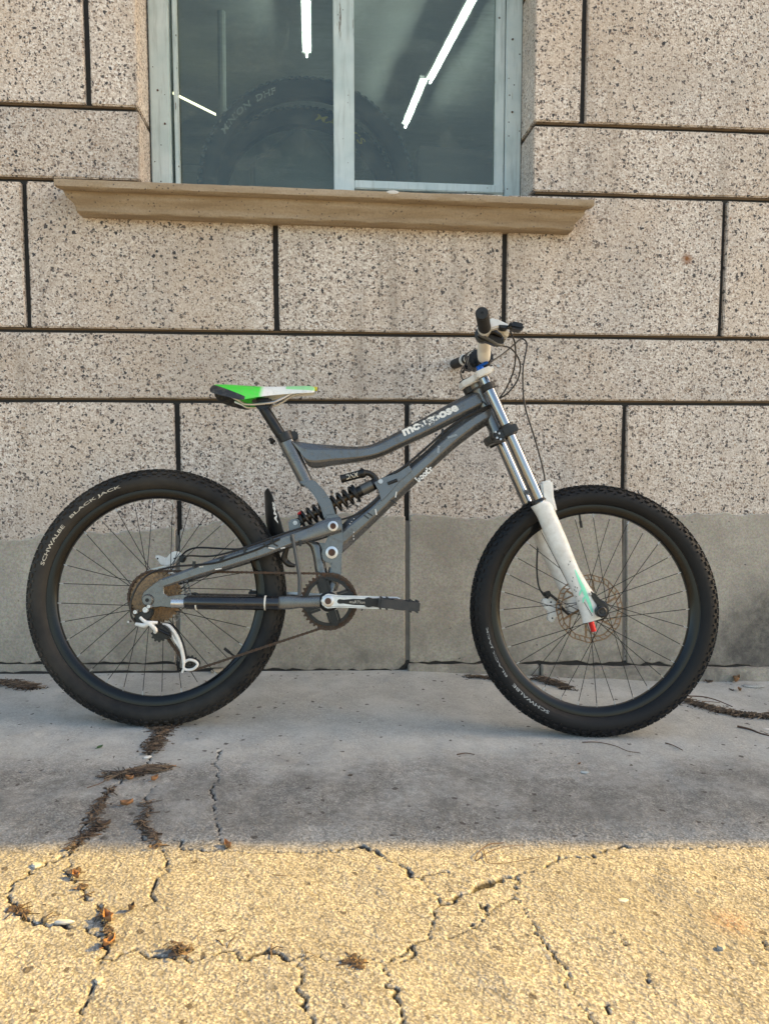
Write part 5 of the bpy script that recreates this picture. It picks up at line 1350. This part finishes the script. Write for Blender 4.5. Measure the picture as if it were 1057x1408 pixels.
# worn name on the top tube: three runs so that the middle letters are more rubbed off
vs, fs = text_map('mongoose', lambda s_, t_, e: (s_, t_, e), bold=.045, spacing=.97)
fn = onplane((557.5, 603.5), (633, 567.5), .0265, -.0222)
mb = MB(); mb.add([fn(*v) for v in vs], fs)
for i_, f_ in enumerate(fs): sm_ = sum(vs[k][0] for k in f_)/len(f_); mb.m[i_] = 1 if .28 < sm_ < .64 else 0
part(mb, 'lettering', [M_WPRINT, M_WORN2], TT, smooth=False)
vs, fs = text_map("boot'r", onplane((575, 664), (596, 646), .018, -.0256), bold=.045, shear=-.1); part(MB().add(vs, fs), 'lettering', M_WPRINT, DT, smooth=False)
mb = MB()
for (a, b, w_) in (((545, 676), (543.5, 684), .0036), ((516, 700), (517.5, 708), .0036), ((486, 713), (487, 713.6), .0025), ((483, 716.5), (483.6, 717.5), .002), ((480.5, 719.5), (481.5, 721), .0022), ((486.5, 731), (486.5, 732.5), .0028), ((486, 736), (486, 738), .0022), ((486.5, 740), (486, 742), .0022)):
    mb.bar(P(*a, -.0250), P(*b, -.0250), w_, .0012)
part(mb, 'paint_marks', M_CHIP, DT, smooth=False)
for (a, b, w_) in (((615, 602), (628, 598), .006), ((603, 613), (602, 623), .007)): part(MB().bar(P(*a, -.0258), P(*b, -.0258), w_, .0008), 'ghost_print', M_GHOST, DT, smooth=False)

mb = MB()
for (a, b, w_) in (((274, 779.5), (280, 779), .003), ((296, 783), (305, 781.5), .0032), ((369, 753), (378, 754.5), .0035), ((386, 754), (392, 753), .003), ((234, 788), (238, 787), .002)):
    q0_, q1_ = P(*a, -.0795), P(*b, -.0795); mb.bar(q0_, q1_, w_, .0010)
part(mb, 'paint_chips', M_CHIP, smooth=False)
mb = MB()
for (a, b, w_) in (((302, 773), (308, 765), .006), ((362, 748), (372, 754), .005), ((372, 745), (382, 751), .004), ((400, 738), (401, 744), .004), ((505, 705), (512, 709), .003), ((500, 708), (507, 713), .003), ((538, 688), (546, 693), .004)):
    mb.bar(P(*a, -.0790 if a[0] < 420 else -.0252), P(*b, -.0790 if a[0] < 420 else -.0252), w_, .0008)
part(mb, 'dark_stripes', M_INK, smooth=False)
# ================================================================== LITTER
def ribz(x, y): return float(gz(x, y))
def pile(name, label, spots, n, spread, lmin=.02, lmax=.06, leaves=6, lift=.006, flat=.3):
    mb = MB()
    cs = [gnd(*s) for s in spots]
    for k in range(n):
        i = random.randrange(max(1, len(cs)-1)); f = random.random(); c = cs[i].lerp(cs[min(i+1, len(cs)-1)], f)
        sw = random.uniform(.15, 1.25)*(.55+.6*math.sin(i*2.1+f*3+len(name)+n)**2); x = c.x+random.gauss(0, spread*.5)*sw; y = c.y+random.gauss(0, spread*.5*flat*2)*sw
        L_ = random.uniform(lmin, lmax)*random.uniform(.5, 1); a = random.gauss(0, .7) if flat < .5 else random.uniform(0, 3.14)
        z_ = ribz(x, y)+random.uniform(.0005, lift); dx, dy = math.cos(a)*L_/2, math.sin(a)*L_/2; bend = random.uniform(-.1, .1)*L_
        y = min(y, DW-.045)
        pts = [(x-dx, y-dy, z_), (x+bend*math.sin(a), y-bend*math.cos(a), z_+random.uniform(0, .003)), (x+dx, min(y+dy, DW-.042), z_-.001)]
        mb.tube(pts, random.uniform(.0005, .0012), 3, mi=random.choice((0, 0, 1)), caps=False)
    for k in range(leaves*6):
        c = random.choice(cs); x = c.x+random.gauss(0, spread*.6); y = min(c.y+random.gauss(0, spread*.4*flat*2), DW-.05); s = random.uniform(.002, .009)
        z_ = ribz(x, y)+random.uniform(.001, lift); a = random.uniform(0, 6.28)
        vs = [(x+s*math.cos(a+t_)*m, y+s*math.sin(a+t_)*m*.7, z_+random.uniform(-.001, .003)) for t_, m in ((0, 1), (1.3, .7), (2.4, 1), (3.5, .8), (4.9, .7))]
        vs.append((x, y, z_+.003)); mb.add(vs, [(j, (j+1) % 5, 5) for j in range(5)], random.choice((1, 2, 2)))
    for k in range(int(n*.35)):
        c = random.choice(cs); x = c.x+random.gauss(0, spread*.55); y = min(c.y+random.gauss(0, spread*.35*flat*2), DW-.05); s = random.uniform(.0015, .004)
        mb.lathe([(.0, -s*.5), (s, 0), (s*.5, s*.6)], (x, y, ribz(x, y)+s*.3), Vector((random.uniform(-.3, .3), random.uniform(-.3, .3), 1)), 5, mi=3)
    o = mb.build(name, [M_NEEDLE, M_NEEDLE2, M_LEAFD, M_SOIL], smooth=False); tag(o, label, 'litter', kind='stuff'); return o
pile('needle_litter', 'brown needle litter in the crack right under the rear tyre', [(236, 1001), (212, 1001), (226, 1008), (216, 1018), (212, 1026), (206, 1034)], 260, .026, leaves=10, flat=.6)
pile('needle_litter', 'heap of brown needles and twigs across the forked crack', [(152, 1069), (175, 1067), (200, 1061), (222, 1058)], 230, .024, .03, .08, 8, .010, .3)
pile('needle_litter', 'dark litter filling the crack just above the sunlit edge at left', [(152, 1088), (138, 1108), (126, 1128), (140, 1140), (118, 1150), (100, 1168)], 95, .011, leaves=8, flat=.6)
pile('needle_litter', 'crumbs of leaf litter in the middle crack below the needle heap', [(204, 1105), (202, 1122), (194, 1133), (206, 1146), (212, 1152), (218, 1166)], 70, .008, leaves=6, flat=.6)
pile('needle_litter', 'needle drift at the wall foot by the left edge', [(0, 940), (20, 942), (45, 948)], 200, .034, .03, .09, 6, .012, .25)
pile('needle_litter', 'small needle drift at the wall left of the front wheel', [(645, 931), (675, 934), (688, 938)], 140, .022, .02, .05, 6, .008, .3)
pile('needle_litter', 'reddish needle heap seen through the front wheel', [(738, 934), (760, 941), (780, 948)], 240, .030, .02, .05, 10, .014, .3)
pile('needle_litter', 'long drift of dry litter right of the front tyre', [(940, 964), (965, 972), (990, 980), (1020, 985), (1060, 988), (1090, 990)], 480, .032, .02, .07, 22, .012, .3)
pile('needle_litter', 'orange leaf crumbs in the sunlit crack at left', [(104, 1200), (112, 1222), (142, 1262), (150, 1282), (148, 1298)], 22, .006, leaves=14, flat=.6, lift=.004)
pile('needle_litter', 'dark tuft of dry grass on the sunlit concrete', [(244, 1308), (250, 1312)], 60, .012, .008, .02, 4, .010, .6)
pile('needle_litter', 'leaf crumbs beside the left sunlit crack end', [(22, 1250), (34, 1256), (484, 1322), (492, 1326)], 26, .008, leaves=12, flat=.6, lift=.003)

def leaf(px, py, L_, wd, ang, curl, mt_, label, name='dead_leaf', grp='dead leaves on the concrete'):
    q = gnd(px, py); mb = MB(); n = 8; vs = []; fs = []
    for i in range(n+1):
        f = i/n; wv = wd*math.sin(math.pi*min(1, f*1.02+.01))**.8*(1+.25*random.uniform(-1, 1))*.5
        for j, s in enumerate((-1, -.5, 0, .5, 1)):
            x = (f-.5)*L_; y = s*wv; z_ = curl*(abs(s)**1.5)*wd*.6+curl*((f-.5)**2)*L_*.9+random.uniform(0, .0012)-(.001 if s == 0 else 0)
            vs.append((x, y, z_))
    for i in range(n):
        for j in range(4): k = i*5+j; fs.append((k, k+1, k+6, k+5))
    mb.add(vs, fs); mb.tube([(-L_*.5, 0, .001), (-L_*.75, .002, .002)], .0006, 4)
    o = mb.build(name, mt_, angle=60); o.location = (q.x, q.y, q.z+.002); o.rotation_euler = (random.uniform(-.1, .1), random.uniform(-.1, .1), ang)
    sm = o.modifiers.new('thickness', 'SOLIDIFY'); sm.thickness = .0006
    tag(o, label, 'leaf', grp); return o
leaf(1012, 938, .030, .022, .5, 1.2, M_LEAF, 'curled rust brown leaf at the wall foot, right of the front wheel')
leaf(1016, 950, .022, .012, 1.5, .8, M_LEAF, 'small upright tan leaf just below the curled rust leaf by the wall')
leaf(974, 939, .026, .013, -.4, .7, M_LEAFD, 'dull brown leaf at the wall between front tyre and rust leaf')
leaf(899, 935, .014, .010, .2, .8, M_LEAF, 'small tan leaf at the wall seen through the front wheel')
leaf(175, 1108, .026, .015, .2, .8, M_LEAF, 'orange brown leaf alone right of the forked crack')
leaf(213, 1074, .020, .014, .9, .9, M_LEAF, 'tan leaf at the right end of the needle heap')
leaf(178, 1073, .018, .012, .1, .9, M_LEAF, 'small tan leaf inside the needle heap')
leaf(232, 1056, .034, .009, .25, .3, M_LEAF, 'long narrow orange leaf sticking out of the needle heap')
leaf(142, 1137, .028, .013, .3, .9, M_LEAFD, 'dark curled leaf in the litter above the sunlit edge')
leaf(128, 1150, .034, .006, -.05, .2, M_LEAF, 'thin straw coloured strip at the left shadow edge')
leaf(313, 1166, .022, .012, -.9, 1.0, M_LEAF, 'orange leaf on the shadow edge by the central crack')
leaf(105, 1208, .020, .012, -.8, 1.0, M_LEAF, 'orange leaf on the upper left sunlit crack')
leaf(149, 1268, .026, .015, -.9, 1.0, M_LEAF, 'bright orange leaf stuck in the left sunlit crack')
leaf(151, 1300, .022, .012, .9, 1.0, M_LEAF, 'lower orange leaf in the left sunlit crack')
leaf(182, 1252, .012, .010, .9, 1.2, M_LEAFD, 'small dark curled leaf right of the left sunlit crack')
leaf(633+163, 1052, .008, .006, .4, .8, M_LEAF, 'tiny rust leaf on shaded concrete below the front tyre')
leaf(482, 1068, .010, .006, .1, .5, M_LEAFD, 'tiny brown leaf on the shaded concrete mid frame')
leaf(1005, 950, .016, .007, -.8, .6, M_LEAFD, 'dark sliver of leaf on the concrete by the rust leaf')
leaf(138, 1029, .016, .012, .8, .4, M_GREEN, 'fresh green leaf on the concrete left of the rear tyre', 'green_leaf')

def twig(pts, r_, label, lift=.003, mt_=M_TWIG, name='twig', tips=()):
    P3 = []
    for k, p in enumerate(pts):
        q = gnd(*p); q.z += lift if not hasattr(lift, '__len__') else lift[k]; P3.append(q)
    mb = MB().tube(P3, [r_*(1-.5*k/len(P3)) for k in range(len(P3))], 6, smooth_pts=5)
    o = mb.build(name, mt_); tag(o, label, 'twig', 'twigs on the concrete'); return o
twig([(800, 1022), (822, 1022), (845, 1027), (862, 1034), (880, 1037)], .0013, 'long thin curved twig in front of the front tyre')
twig([(1013, 1000), (1030, 1004), (1045, 1010), (1062, 1014)], .0032, 'thick dark red twig at the right edge')
twig([(914, 1023), (924, 1026), (938, 1033)], .0017, 'short twig lying right of the front tyre')
twig([(628, 1039), (640, 1037), (652, 1039)], .0016, 'short brown stub on concrete between the wheels')
twig([(374, 1205), (388, 1206), (402, 1205)], .0008, 'tiny straight twig on the sunlit concrete')
twig([(941, 962), (965, 963), (985, 968), (1006, 977)], .0024, 'dark stick lying along the litter drift', .012)
twig([(0, 938), (18, 945), (36, 950)], .0022, 'dark stick in the drift by the left edge', .010)
twig([(692, 1163), (672, 1168), (657, 1178), (654, 1184), (668, 1182), (690, 1176), (718, 1170)], .0010, 'looped dry stem standing on the shadow edge', [.006, .010, .008, .001, .012, .016, .012])
twig([(664, 1170), (667, 1180), (672, 1188), (700, 1188), (746, 1182)], .0008, 'second thin stem beside the looped one', [.004, .004, .002, .003, .006])
twig([(100+20, 1085), (140, 1078), (152, 1068)], .0010, 'fine twig pointing left out of the needle heap')
def chip(px, py, sx, sy, h, label, mt_=M_CHIP, name='stone_chip', rot=0.0):
    q = gnd(px, py); mb = MB(); n = 9; rs = []
    for z_, k in ((0, .9), (h*.5, 1.0), (h, .65)):
        rs.append([Vector((math.cos(2*math.pi*i/n)*sx*k*(1+.2*math.sin(i*2.3+k)), math.sin(2*math.pi*i/n)*sy*k*(1+.2*math.cos(i*1.7)), z_)) for i in range(n)])
    mb.rings(rs); o = mb.build(name, mt_); o.location = (q.x, q.y, q.z); o.rotation_euler = (0, 0, rot); tag(o, label, 'stone chip', 'chips of stone on the concrete'); return o
chip(203, 1042, .010, .006, .004, 'white chip at the foot of the litter under the rear tyre', rot=.6)
chip(88, 1269, .016, .004, .005, 'long white chip in the left sunlit crack', rot=-.05)
chip(61, 1267, .005, .005, .007, 'dark round pebble left of the long white chip', pmat('dark_pebble', (.05, .05, .055), .7))
chip(803, 1062, .010, .008, .0015, 'flat pale blue grey chip on shaded concrete', pmat('blue_grey_chip', (.38, .43, .45), .6))
chip(856, 1238, .009, .006, .002, 'flat white flake on the sunlit concrete')
chip(50, 1191, .009, .008, .005, 'white rounded chip on the upper left crack', pmat('grey_white_chip', (.5, .48, .44), .8))
chip(136, 1349, .006, .007, .004, 'pale chip in the lower left crack', pmat('tan_chip', (.5, .45, .38), .8))
chip(1035, 944, .040, .020, .007, 'broad pale flake of concrete at the wall foot by the right edge', M_GROUND, 'concrete_flake')
chip(300, 924, .028, .018, .010, 'tan stone at the wall foot behind the rear tyre', pmat('tan_stone', (.36, .30, .22), .85), rot=.4)
chip(1053, 1003, .010, .008, .003, 'small white chip at the right edge by the thick twig')
chip(990, 1305, .007, .005, .006, 'small grey pebble in the right sunlit concrete', pmat('pebble', (.35, .33, .3), .8))
# dry weed stalks at the wall behind the front wheel
mb = MB()
for k in range(7):
    q = gnd(858+random.uniform(-3, 4), 926); a = random.uniform(-.5, .5)
    mb.tube([q, q+Vector((a*.02, -.003, .035)), q+Vector((a*.06+.01, -.006, random.uniform(.06, .10)))], [.0009, .0007, .0004], 4, smooth_pts=3)
o = mb.build('dry_weed', pmat('straw', (.36, .28, .16), .8)); tag(o, 'wispy dry weed stalks at the wall seen through the front wheel', 'weed')
